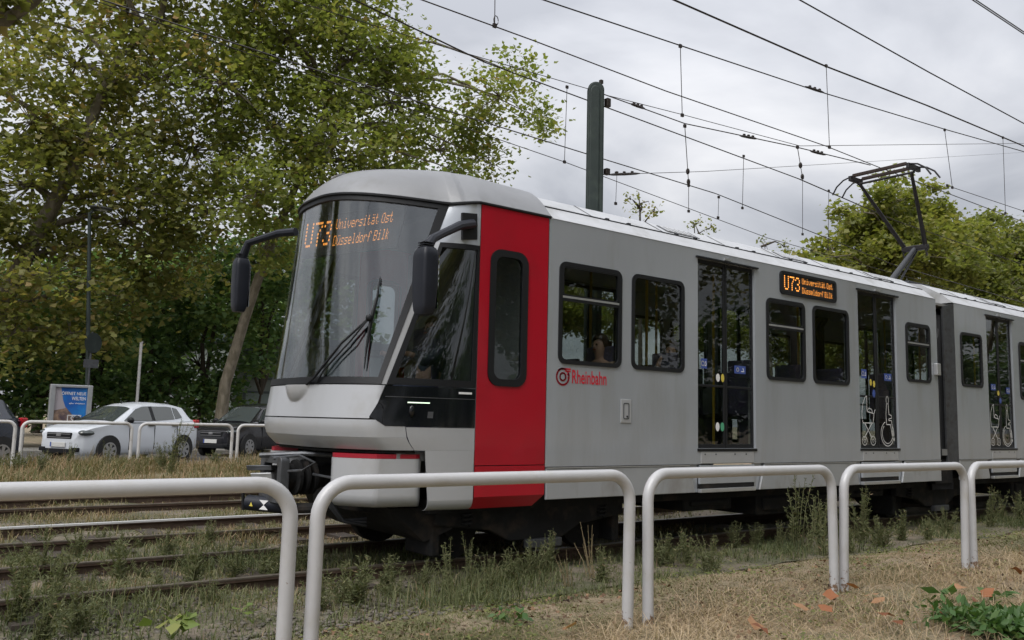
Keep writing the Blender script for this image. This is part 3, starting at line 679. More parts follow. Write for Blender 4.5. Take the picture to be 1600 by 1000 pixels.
e5 = [cap(1 - 0, v / 20) for v in range(21)] ; e6 = [cap(0, v / 20) for v in range(20, -1, -1)]
mb = MB(); mb.prism([tuple(p) for p in e5[:-1] + e6], (.0, 0, -.0)) if False else mb.add([tuple(p) for p in e5[:-1] + e6], [tuple(range(len(e5) - 1 + len(e6)))]); mb.build('cap_end', M['cap'], rc)
mb = MB(); mb.tube([capB(-3 + 6 * i / 80) + Vector((0, 0, -.004)) for i in range(81)], .016, 6); mb.build('cap_gutter', M['rubber'], rc)
q = [cap(.478, .36), cap(.508, .36), cap(.508, .46), cap(.478, .46)]; mb = MB(); mb.prism([tuple(p + Vector((-.012, 0, .018))) for p in q], (.008, 0, -.012)); mb.build('roof_marker', M['alu'], rc)
# cab inside: desk, destination display, fleet number
mb = MB(); mb.shell(lambda u, v: C(-1.0 + 2.0 * u, 1.70, .06 + .62 * v), lambda u, v: C(-1.0 + 2.0 * u, 1.1, .06 + .62 * v), 20, 3); dk = mb.build('driver_desk', M['interior'], T)
mb = MB(); mb.box((4.02, 8.75, 1.80), (.05, .3, .2)); ds_ = mb.build('desk_screen', M['ledbg'], dk, bevel=.01)
mb = MB(); mb.add([(3.99, 8.85, 1.76), (3.99, 8.78, 1.76), (3.99, 8.78, 1.79), (3.99, 8.85, 1.79)], [(0, 1, 2, 3)]); mb.build('desk_lamp', M['led'], ds_)
dsp = lambda u, v, i: C(-.28, 3.04 + .44 * v, .06 + i).lerp(C(.84, 3.04 + .44 * v, .06 + i), u)
mb = MB(); mb.shell(lambda u, v: dsp(u, v, 0), lambda u, v: dsp(u, v, .07), 2, 4); fd = mb.build('destination_display', M['ledbg'], T)
def ledpos(c, r):
    z = 3.10 + r * .0195; a, b = C(-.24, z, .045), C(.80, z, .045); return a.lerp(b, (c + 2) / 114)
led(fd, ledpos, 1, 1, M['led_front'])
mb = MB(); mb.bb((4.5, 7.85, 1.1), (4.95, 8.35, 1.62)); mb.box((4.98, 8.1, 2.0), (.1, .46, .8)); mb.build('driver_seat', M['seat'], T, bevel=.04)
mb = MB(); mb.bb((4.0, 6.95, 1.0), (5.45, 9.25, 1.08)); mb.build('cab_floor', M['interior'], T)
mb = MB(); mb.bb((4.5, 7.0, 3.45), (5.45, 9.2, 3.49)); mb.build('cab_ceiling', M['ceiling'], T)
# wiper
def cp(px, py):                      # point (p, z) of the cab front seen at a pixel of the survey photograph
    best = None; p, z, st_p, st_z = .3, 2.3, .1, .1
    for it in range(7):
        cand = []
        for i in range(-12, 13):
            for j in range(-12, 13):
                pp_, z_ = min(1.6, max(-.45, p + i * st_p)), z + j * st_z
                q = C(pp_, z_) - CAM; w_ = q.dot(FWD); cand.append(((800 + FPX * q.dot(RIGHT) / w_ - px) ** 2 + (500 - FPX * q.dot(UP) / w_ - py) ** 2, pp_, z_))
        e_, p, z = min(cand); st_p *= .3; st_z *= .3
    return p, z
def cq(px, py, o): return C(*cp(px, py), o)
up_ = cq(580, 498, -.06)
mb = MB(); mb.tube([cq(482, 600, -.02), cq(497, 590, -.05), cq(540, 537, -.07), up_], [.016, .014, .012, .012], 6); mb.tube([cq(497, 598, -.02), cq(512, 578, -.05), cq(552, 535, -.07), up_], .009, 6)
wp = mb.build('wiper', M['rubber'], T, smooth=True)
mb = MB(); mb.tube([cq(595, 433, -.02), cq(591, 465, -.03), cq(582, 500, -.035), cq(575, 540, -.03), cq(570, 577, -.02)], [.005, .014, .022, .014, .005], 6); mb.build('wiper_blade', M['rubber'], wp, smooth=True)
mb = MB(); mb.ball(up_, .035, 8, 6); mb.build('wiper_joint', M['rubber'], wp, smooth=True)
# mirrors
def mirror_set(root, elbow, headc, hs, sgn):
    mb = MB(); a, b, c = Vector(root), Vector(elbow), Vector(headc) + Vector((0, 0, hs[2] / 2))
    mb.tube([a, a.lerp(b, .35) + Vector((0, 0, .03)), a.lerp(b, .8) + Vector((0, 0, .012)), b, b.lerp(c, .55) + Vector((0, 0, -.0)), c + Vector((0, 0, -.01))], [.05, .045, .04, .043, .048, .05], 10)
    ar = mb.build('mirror_arm', M['mirror'], T, smooth=True)
    mb = MB(); x, y, z = hs
    def hd(u, v):
        an = 2 * math.pi * u; k = (1 - abs(2 * v - 1) ** 12 * .22) * (.84 + .16 * min(1, v * 2.2)); ca, sa = math.cos(an), math.sin(an)
        sq = lambda t: math.copysign(abs(t) ** .42, t)
        return Vector(headc) + Vector((sq(ca) * x / 2 * k, sq(sa) * y / 2 * k, (v - .5) * z))
    mb.grid(hd, 24, 16); mb.add([hd(i / 24, 0) for i in range(24)], [tuple(range(24))]); mb.add([hd(i / 24, 1) for i in range(24)], [tuple(range(24))])
    h_ = mb.build('mirror_head', M['mirror'], ar, smooth=True, angle=50)
    mb = MB(); mb.box(Vector(headc) + Vector((x / 2 + .002, 0, 0)), (.006, y * .74, z * .8)); mb.build('mirror_glass', mat('mirror_glass' + ('_near' if sgn > 0 else '_far'), (.6, .6, .6), .02, 1), h_)
    for k in range(3):
        mb = MB(); mb.box(c + Vector((0, 0, .012 + .02 * k)), (.11, .11, .009)); mb.build('mirror_collar', M['mirror'], h_, bevel=.003)
rec = [at(723, 332, 6.815), at(746, 334, 6.79), at(746, 374, 6.79), at(723, 374, 6.815)]
mb = MB(); mb.prism([tuple(p) for p in rec], (0, .03, 0)); mb.build('mirror_mount', M['rubber'], T)
mirror_set(at(738, 350, 6.8), at(676, 373, 6.52), at(664, 440, 6.48), (.17, .23, .60), 1)
mirror_set(at(462, 362, 9.12), at(388, 380, 9.66), at(375, 446, 9.72), (.17, .20, .62), -1)
# coupler
mb = MB(); cx_, cz_ = 3.30, .78
mb.bb((3.42, 7.95, .70), (4.1, 8.25, .92)); cp = mb.build('coupler', M['dark'], T, bevel=.02)
O = rrect(8.1 - .26, 8.1 + .26, .56, 1.0, .05); I = rrect(8.1 - .17, 8.1 + .17, .64, .93, .04)
mb = MB(); mb.ring([(3.26, a, b) for a, b in O], [(3.26, a, b) for a, b in I], (.09, 0, 0)); mb.build('coupler_frame', M['steel'], cp, bevel=.008)
mb = MB(); mb.prism([at(390, 739, 8.32), at(424, 738, 8.22), at(426, 758, 8.22), at(396, 758, 8.32)], (.05, .02, 0)); mb.build('face_plate', M['alu'], cp, bevel=.01)
mb = MB(); mb.prism([at(384, 727, 8.36), at(424, 727, 8.2), at(424, 735, 8.2), at(386, 735, 8.36)], (.12, .04, 0)); mb.build('guide_plate', M['steel'], cp, bevel=.006)
for (y, z, r) in ((7.98, .80, .10), (8.02, .80, .13), (8.24, .78, .09)):
    mb = MB(); mb.cyl((3.36, y, z), (3.72, y, z), r, 16); mb.build('drum', M['dark'], cp, smooth=True)
for x in (3.44, 3.52, 3.60):
    mb = MB(); mb.cyl((x, 7.95, .80), (x + .03, 7.95, .80), .17, 18); mb.build('rib', M['dark'], cp, smooth=True)
mb = MB(); mb.tube([(3.2, 8.22, 1.00), (3.5, 7.9, 1.03), (3.75, 7.75, 1.02)], .025, 8); mb.build('release_bar', M['steel'], cp, smooth=True)
mb = MB(); mb.tube([(3.25, 8.0, .98), (3.4, 7.75, 1.02), (3.5, 7.62, .96), (3.42, 7.7, .88), (3.3, 7.9, .86)], .013, 6); mb.build('cable_loop', M['steel'], cp, smooth=True)
mb = MB(); mb.tube([(3.55, 7.75, .84), (3.62, 7.35, .82)], .012, 6); mb.box((3.61, 7.4, .83), (.03, .03, .14)); mb.build('hook_lever', M['steel'], cp)
mb = MB(); mb.cyl((3.16, 8.36, .535), (3.42, 7.98, .52), .075, 18); ac = mb.build('buffer_cylinder', M['mirror'], cp, smooth=True)
p0 = at(407, 790, 8.12); 
mb = MB(); d_ = Vector((.26, -.38, -.015)).normalized(); n_ = Vector((-.38, -.26, 0)).normalized() * .079
for s_ in (-1, 1):
    cc = Vector((3.29, 8.17, .528)) + n_; mb.add([cc + d_ * -.05 + Vector((0, 0, .045 * s_)), cc + d_ * .05 + Vector((0, 0, .045 * s_)), cc + d_ * .0, ], [(0, 1, 2)])
mb.build('cylinder_mark', M['white'], ac)
mb = MB(); cc = Vector((3.21, 8.29, .53)) + n_; mb.add([cc + d_ * -.02 + Vector((0, 0, -.02)), cc + d_ * .02 + Vector((0, 0, -.02)), cc + Vector((0, 0, .02))], [(0, 1, 2)]); mb.build('warning_mark', M['yellowst'], ac)
mb = MB(); mb.tube([(3.13, 8.40, .46), (3.12, 8.41, .66), (3.2, 8.36, .7)], .02, 6); mb.build('stop_arm', M['dark'], cp)
mb = MB(); mb.tube([(3.42, 8.0, .50), (3.6, 7.75, .52), (3.8, 7.6, .62)], .05, 10); mb.build('damper', M['dark'], cp, smooth=True)
for k in range(3):
    a = C(.66, 1.2, .16) ; a.z = .78
    mb = MB(); mb.tube([a + Vector((.02, .06 + .05 * k, .0)), a + Vector((.02, .10 + .05 * k, -.22)), a + Vector((.10, .02 + .03 * k, -.36)), a + Vector((.3, -.05, -.40 + .03 * k))], .018, 7); mb.build('hose', M['rubber'], T, smooth=True)
# pantograph on the roof of the second car
mb = MB(); mb.bb((14.75, 7.7, 3.95), (15.5, 8.5, 4.05)); pg = mb.build('pantograph', M['arm'], T, bevel=.01)
kn = at(1430, 388, 8.1); base = Vector((14.78, 8.1, 4.02)); hx, hzz = 14.72, 6.10
mb = MB(); mb.tube([base, kn], [.062, .045], 12); mb.build('lower_arm', M['arm'], pg, smooth=True)
mb = MB(); mb.tube([base + Vector((.3, 0, 0)), kn + Vector((.05, 0, -.05))], .02, 8); mb.build('guide_rod', M['arm'], pg)
mb = MB(); mb.box(kn, (.12, .50, .10)); mb.build('knuckle', M['panto'], pg, bevel=.02)
for sg in (-1, 1):
    mb = MB(); mb.tube([kn + Vector((0, sg * .20, .02)), (hx + .04, YC + sg * .50, hzz - .10)], [.042, .03], 8); mb.build('upper_arm', M['panto'], pg, smooth=True)
    mb = MB(); mb.tube([kn + Vector((0, sg * .22, 0)) + Vector((.03 * math.cos(a), 0, .09 * math.sin(a) - .08)) for a in [q * .5 for q in range(13)]], .012, 6); mb.build('cable_loop', M['panto'], pg)
mb = MB(); mb.tube([(hx + .05, YC - .55, hzz - .09), (hx + .05, YC + .55, hzz - .09)], .022, 8); hd_ = mb.build('head_beam', M['panto'], pg, smooth=True)
for dx in (-.16, .16):
    mb = MB(); mb.tube([(hx + dx, YC - .95, hzz - .26), (hx + dx, YC - .86, hzz - .12), (hx + dx, YC - .72, hzz - .02), (hx + dx, YC - .5, hzz + .035), (hx + dx, YC, hzz + .045), (hx + dx, YC + .5, hzz + .035), (hx + dx, YC + .72, hzz - .02), (hx + dx, YC + .86, hzz - .12), (hx + dx, YC + .95, hzz - .26)], .016, 6); mb.build('collector_horn', M['panto'], hd_, smooth=True)
    mb = MB(); mb.bb((hx + dx - .03, YC - .52, hzz + .0), (hx + dx + .03, YC + .52, hzz + .06)); mb.build('carbon_strip', M['copper'], hd_, bevel=.01)
for sg in (-1, 1):
    mb = MB(); mb.box((hx, YC + sg * .56, hzz - .02), (.42, .06, .10)); mb.build('head_bracket', M['panto'], hd_, bevel=.01)

# ------------------------------------------------------------------ people in the tram
def skin_obj(name, verts, edges, radii, mt, parent, root=0, lv=2, sm=True):
    me = bpy.data.meshes.new(name); me.from_pydata(verts, edges, []); me.materials.append(mt)
    o = bpy.data.objects.new(name, me); scene.collection.objects.link(o)
    md = o.modifiers.new('skin', 'SKIN'); md.use_smooth_shade = True
    for i, v in enumerate(me.skin_vertices[0].data):
        r = radii[i]; v.radius = r if isinstance(r, tuple) else (r, r); v.use_root = (i == root); v.use_loose = False
    sb = o.modifiers.new('sub', 'SUBSURF'); sb.levels = lv; sb.render_levels = lv
    setparent(o, parent, True); return o
def person(loc, rz, label, top, hair_long, arms, hairm, lean=0):
    # seated figure, local frame: +x is where the person faces, seat height z = 0
    P = thing('person', label, 'person', loc, rz)
    V = [(0, 0, .08), (lean * .3, 0, .30), (lean * .6, 0, .50), (lean, 0, .585), (lean + .012, 0, .66), (lean + .02, 0, .74), (lean + .005, 0, .83)]
    E = [(0, 1), (1, 2), (2, 3), (3, 4), (4, 5), (5, 6)]; rr = [(.15, .12), (.15, .11), (.16, .11), .05, (.068, .075), (.078, .092), (.06, .07)]
    def chain(start, pts, rs):
        i = start
        for p, r in zip(pts, rs): V.append(p); rr.append(r); E.append((i, len(V) - 1)); i = len(V) - 1
    for sg in (-1, 1):
        chain(0, [(.12, sg * .09, .06), (.44, sg * .11, .05), (.46, sg * .11, -.36), (.58, sg * .11, -.42)], [.085, .065, .045, .035])
        el, wr, hn = arms[0 if sg < 0 else 1]
        chain(2, [(lean * .6, sg * .17, .50), el, wr, hn], [.058, .045, .032, .03])
        for k in range(4):
            d = Vector(hn) - Vector(wr); d.normalize(); sd_ = Vector((0, 1, 0)).cross(d) if abs(d.y) < .8 else Vector((1, 0, 0))
            p1 = Vector(hn) + d * .035 + sd_ * (.013 * (k - 1.5)); p2 = p1 + d * (.028 + .006 * (k in (1, 2))) + Vector((0, 0, -.012))
            chain(len(V) - 1 if k == 0 else hidx, [tuple(p1), tuple(p2)], [.009, .007])
            if k == 0: hidx = len(V) - 3
        chain(hidx, [tuple(Vector(hn) + Vector((.01, -sg * .03, .012)))], [.009])
    b = skin_obj('body', V, E, rr, M['skin'], P)
    n0 = 7
    def sub(ids, grow, name, mt):
        mp = {k: i for i, k in enumerate(ids)}
        skin_obj(name, [V[k] for k in ids], [(mp[a], mp[c]) for a, c in E if a in mp and c in mp], [tuple(q + grow for q in (rr[k] if isinstance(rr[k], tuple) else (rr[k], rr[k]))) for k in ids], mt, P)
    L = (len(V) - 7) // 2
    up = [0, 1, 2] + [7 + 4, 7 + 5, 7 + 6] + [7 + L + 4, 7 + L + 5, 7 + L + 6]
    sub(up, .014, 'top', top)
    lo = [0] + [7, 8, 9] + [7 + L, 7 + L + 1, 7 + L + 2]; sub(lo, .012, 'trousers', M['trousers'])
    hx_ = lean + .005
    mb = MB()
    def hr(u, v):
        a = 2 * math.pi * u; b_ = math.pi * (v * .62 + .0); r = 1 + .04 * math.sin(9 * a)
        x = -math.cos(a) * math.sin(b_) * .105 * r - .012; y = math.sin(a) * math.sin(b_) * .092 * r; z = math.cos(b_) * .125
        if x > .03 and v > .45: z = max(z, .055); x = min(x, .075)
        return (hx_ + x, y, .765 + z)
    mb.grid(hr, 20, 10)
    if hair_long:
        mb.grid(lambda u, v: (hx_ - .055 + .09 * math.cos(math.pi * (.5 + u)) * (1 - .1 * v), .105 * math.sin(math.pi * (.5 + u)) * (1 + .1 * v), .80 - v * .34), 14, 8)
    mb.build('hair', hairm, P, smooth=True, local=True)
    for sg in (-1, 1):
        mb = MB(); mb.ball((hx_ + .088, sg * .031, .752), .011, 8, 5); mb.build('eye', M['hair'], P, local=True)
    mb = MB(); mb.box((hx_ + .092, 0, .695), (.01, .042, .010)); mb.build('mouth', M['redstrip'], P, local=True)
    mb = MB(); mb.add([(hx_ + .085, -.012, .72), (hx_ + .085, .012, .72), (hx_ + .115, 0, .722), (hx_ + .088, 0, .757)], [(0, 1, 2), (0, 2, 3), (1, 3, 2)]); mb.build('nose', M['skin'], P, local=True)
    return P
h1 = at(930, 540, 7.22); h2 = at(1043, 550, 7.22)
rest = ((.14, -.22, .30), (.32, -.14, .16), (.38, -.11, .14)), ((.14, .22, .30), (.32, .14, .16), (.38, .11, .14))
person((h1.x, 7.13, h1.z - .75), R(181), 'passenger with long brown hair at the window nearest the red band', M['cloth_tan'], True, rest, M['hair'])
chin = ((.16, -.20, .34), (.15, -.10, .58), (.12, -.075, .66)), ((.14, .22, .30), (.32, .14, .16), (.38, .11, .14))
person((h2.x, 7.14, h2.z - .75), R(183), 'passenger in a pale top resting cheek on hand at the second window', M['cloth_grey'], False, chin, M['hair'])
hp = at(637, 540, 7.45)
drv = ((.26, -.26, .34), (.42, -.22, .42), (.48, -.21, .44)), ((.26, .26, .34), (.42, .22, .42), (.50, .21, .43))
person((hp.x + .66, 8.05, 1.64), R(185), 'tram driver in a blue-grey shirt sitting in the cab', M['cloth_blue'], False, drv, M['hair'])

# ------------------------------------------------------------------ railings
FY = 4.4
def hoop_path(x0, x1, z0, zt, r):
    P = [(x0, 0, z0), (x0, 0, zt - r)]
    for k in range(1, 9): a = R(180 - 90 * k / 8); P.append((x0 + r + r * math.cos(a), 0, zt - r + r * math.sin(a)))
    for k in range(0, 9): a = R(90 - 90 * k / 8); P.append((x1 - r + r * math.cos(a), 0, zt - r + r * math.sin(a)))
    P.append((x1, 0, z0)); return P
def px_s(px, py, Y): return at(px, py, Y).x
near = [(-.62, px_s(448, 900, FY)), (px_s(490, 900, FY), px_s(981, 870, FY)), (px_s(1013, 870, FY), px_s(1302, 830, FY)), (px_s(1317, 830, FY), px_s(1506, 810, FY)), (px_s(1519, 810, FY), px_s(1519, 810, FY) + 2.3)]
labs = ['thick white tubular railing hoop nearest the camera, cut off at the left edge', 'white tubular railing hoop crossing in front of the tram cab and red band', 'white tubular railing hoop in front of the first passenger door', 'white tubular railing hoop in front of the gap between the tram cars', 'white tubular railing hoop cut off by the right edge of the picture']
for (a, b), l in zip(near, labs):
    mb = MB(); c = (a + b) / 2; lean = random.uniform(-.025, .025)
    mb.tube([(p[0] - c, p[2] * lean, p[2]) for p in hoop_path(a, b, -.25, 1.035, .19)], .041, 20)
    o = mb.build('railing_hoop', M['fence'], smooth=True); o.location = (c, FY, 0); tag(o, l, 'railing', 'white railing hoops along the near side of the track')
FY2 = 22.9
fl = [(px_s(-150, 690, FY2), px_s(22, 690, FY2)), (px_s(33, 690, FY2), px_s(205, 690, FY2)), (px_s(217, 690, FY2), px_s(362, 690, FY2)), (px_s(371, 690, FY2), px_s(371, 690, FY2) + 2.4)]
labs = ['far white railing hoop cut off at the left edge before the dark car', 'far white railing hoop across the front half of the white hatchback', 'far white railing hoop across the tail of the white hatchback', 'far white railing hoop running behind the tram nose']
for (a, b), l in zip(fl, labs):
    mb = MB(); c = (a + b) / 2; mb.tube([(p[0] - c, 0, p[2]) for p in hoop_path(a, b, -.2, 1.09, .17)], .04, 12)
    o = mb.build('railing_hoop', M['fence_far'], smooth=True); o.location = (c, FY2, 0); tag(o, l, 'railing', 'white railing hoops along the street')

# ------------------------------------------------------------------ overhead line
pl = thing('overhead_line_pole', 'dark green steel mast with a rounded top behind the tram roof', 'pole', (8.86, 9.6, -.1))
prof = [(-.17, -.10), (-.17, .10), (-.13, .14), (.13, .14), (.17, .10), (.17, -.10), (.13, -.14), (.06, -.14), (.05, -.09), (-.05, -.09), (-.06, -.14), (-.13, -.14)]
def mast(u, v):
    pass
mb = MB(); zt = 6.74
d_al = Vector((RIGHT.x, RIGHT.y, 0)).normalized(); d_ac = Vector((FWD.x, FWD.y, 0)).normalized()
out = [(-.17, -.1), (.17, -.1)]; pr = [(-.175, 0)] 
arc = [(-.13, -.1)] + [(-.13, 6.60)] + [(.13 * -math.cos(R(180 * k / 14)), 6.60 + .13 * math.sin(R(180 * k / 14))) for k in range(1, 14)] + [(.13, 6.60), (.13, -.1)]
dA = Vector((.82, -.57, 0)); dB = Vector((.57, .82, 0))
mb.prism([Vector((8.86, 9.6, 0)) + dA * a - dB * .09 + Vector((0, 0, z)) for a, z in arc], dB * .14); mb.build('mast', M['pole'], pl, bevel=.025)
arc2 = [(a * .62, z if z < 0 else (z - .07)) for a, z in arc]
mb = MB(); mb.prism([Vector((8.86, 9.6, 0)) + dA * (a - .02) - dB * .112 + Vector((0, 0, z)) for a, z in arc2], dB * .04); mb.build('mast_rib', M['pole'], pl, bevel=.02)
mb = MB(); mb.box((8.86 + .17, 9.6 - .1, 6.42), (.08, .08, .14)); mb.build('clamp', M['wire'], pl, bevel=.01)
mb = MB(); mb.box((8.86 + .17, 9.6 - .1, 5.30), (.08, .08, .10)); mb.build('clamp', M['wire'], pl, bevel=.01)
mb = MB(); mb.box((8.86 + .1, 9.6 - .02, 6.77), (.05, .05, .06)); mb.build('cap_bolt', M['wire'], pl)

def wire(pts, r, label, name='overhead_wire', mt=None, dbl=0):
    P = [Vector(p) for p in pts]
    Q = P
    mb = MB(); mb.tube(Q, r, 5)
    if dbl: mb.tube([q + Vector((0, dbl, dbl * .5)) for q in Q], r, 5)
    return tag(mb.build(name, mt or M['wire'], smooth=True), label, 'wire', 'overhead line wires')
def W(pix, Y, ext=True):
    P = [at(a, b, Y) for a, b in pix]
    if ext:
        P = [P[0] + (P[0] - P[1]).normalized() * 12] + P + [P[-1] + Vector((1, 0, (P[-1].z - P[-2].z) / max(.1, (P[-1].x - P[-2].x)) * .3)) * 30]
    return P
wire(W([(660, 0), (830, 62), (1040, 142), (1290, 228), (1375, 262)], 8.1), .0085, 'contact wire that the raised pantograph touches', mt=M['copper'])
wire(W([(160, 0), (480, 105), (915, 240), (1120, 303), (1400, 415)], 11.1), .009, 'double wire crossing the tall left trees and passing low behind the mast', dbl=.06)
wire(W([(480, 115), (882, 253), (1200, 372)], 11.1), .007, 'lowest thin wire running just above the tram roof')
wire(W([(555, 0), (760, 98), (1000, 187), (1250, 280), (1400, 345)], 11.1), .010, 'double wire passing in front of the upper part of the mast', dbl=.07)
wire(W([(850, 0), (1060, 70), (1270, 140), (1480, 203), (1600, 237)], 8.1), .010, 'single wire with a dark splice right of the picture centre')
wire(W([(1055, 0), (1290, 103), (1450, 165), (1600, 228)], 8.1), .011, 'paired wire from the top edge toward the right edge', dbl=.045)
wire(W([(1250, 0), (1450, 112), (1600, 193)], 5), .008, 'single wire high at the right, below only the corner pair')
wire(W([(1525, 0), (1600, 50)], 5), .008, 'paired wire cutting the top right corner', dbl=.05)
wire(W([(455, 0), (700, 75), (930, 142)], 9.6, False) + [Vector((9.03, 9.5, 6.42))], .006, 'thin wire running from the top left to the mast')
a_ = at(940, 146, 9.5)
wire([a_, at(1070, 193, 9.0), at(1245, 230, 8.3), at(1360, 258, 8.1)], .009, 'pull-off cable from the mast top to the contact wire')
wire([at(945, 148, 9.5), at(1070, 180, 9.3), at(1250, 228, 9.0), at(1600, 224, 9.6)], .006, 'thin span wire from the mast top toward the right edge')
wire([at(940, 273, 9.5), at(1100, 268, 11), at(1600, 238, 22)], .006, 'thin cross-span wire with an insulator beside the mast')
def rod(p, q, r, label, bits=(), name='dropper_wire'):
    mb = MB(); p, q = Vector(p), Vector(q); mb.tube([p, q], r, 5); mb.box(p, (.05, .03, .05)); mb.box(q, (.05, .03, .05))
    for t in bits:
        c = p.lerp(q, t); mb.ball(c, .036, 8, 5, (1, 1, 1.7))
    tag(mb.build(name, M['wire'], smooth=True), label, 'wire', 'droppers of the overhead line')
rod(at(773, 0, 8.1) + Vector((0, 0, .2)), at(773, 40, 8.1), .006, 'dropper hanging in from the top edge left of the mast')
mb = MB(); c = at(775, 32, 8.1); mb.tube([c + Vector((.035 * math.cos(a * .6), 0, .06 * math.sin(a * .6))) for a in range(11)], .006, 5); tag(mb.build('wire_loop', M['wire']), 'small wire loop on the contact wire near the top edge', 'wire')
rod(at(886, 136, 11.1), at(882, 253, 11.1), .006, 'dropper just left of the mast')
rod(at(1063, 72, 8.1), at(1066, 180, 8.6), .006, 'first dropper right of the mast')
rod(at(1291, 103, 8.1), at(1296, 230, 8.1), .006, 'long dropper left above the pantograph')
rod(at(1070, 197, 9.0), at(1076, 288, 10.6), .007, 'dropper with two dark insulators right of the mast', (.75, .95))
rod(at(1162, 244, 11.1), at(1160, 325, 11.1), .006, 'plain dropper ending at the tram roof right of the mast')
rod(at(1246, 230, 8.3), at(1254, 278, 9.8), .007, 'dropper with two dark insulators left of the pantograph', (.55, .95))
rod(at(1254, 278, 11.1), at(1254, 366, 11.1), .006, 'dropper below the insulators left of the pantograph')
rod(at(1076, 290, 11.1), at(1076, 330, 11.1), .006, 'dropper below the insulators right of the mast')
rod(at(1295, 298, 11.1), at(1294, 390, 11.1), .006, 'dropper in front of the small tree left of the pantograph')
rod(at(1476, 203, 8.1), at(1488, 293, 8.1), .006, 'slanted dropper right of the pantograph')
rod(at(1567, 215, 8.1), at(1571, 333, 8.1), .006, 'dropper near the right edge')
rod(at(964, 270, 11.1), at(962, 318, 11.1), .005, 'short dropper right beside the mast')
rod(at(1123, 308, 11.1), at(1122, 340, 11.1), .005, 'short dropper above the tram roof between two long ones')
def strain(px, py, qx, qy, Y, label):
    mb = MB(); p, q = at(px, py, Y), at(qx, qy, Y); mb.tube([p, p.lerp(q, .15), p.lerp(q, .5), p.lerp(q, .85), q], [.008, .02, .024, .02, .008], 8)
    for t in (.25, .5, .75): mb.box(p.lerp(q, t) + Vector((0, 0, .02)), (.04, .03, .045))
    tag(mb.build('strain_insulator', M['wire'], smooth=True), label, 'insulator', 'insulators on the overhead line')
strain(1258, 135, 1288, 145, 8.1, 'dark splice on the upper wire above the pantograph')
strain(1156, 212, 1183, 217, 8.6, 'small insulator midway between mast and pantograph')
strain(1266, 236, 1290, 242, 8.2, 'small insulator just left of the pantograph')
strain(985, 162, 1008, 170, 9.3, 'insulator on the cable close to the mast top')
strain(950, 273, 1000, 271, 9.7, 'grey insulator on the lower span wire beside the mast')
rod(at(1480, 290, 8.1), at(1600, 330, 8.1), .007, 'contact wire continuing behind the pantograph to the right edge', name='overhead_wire')

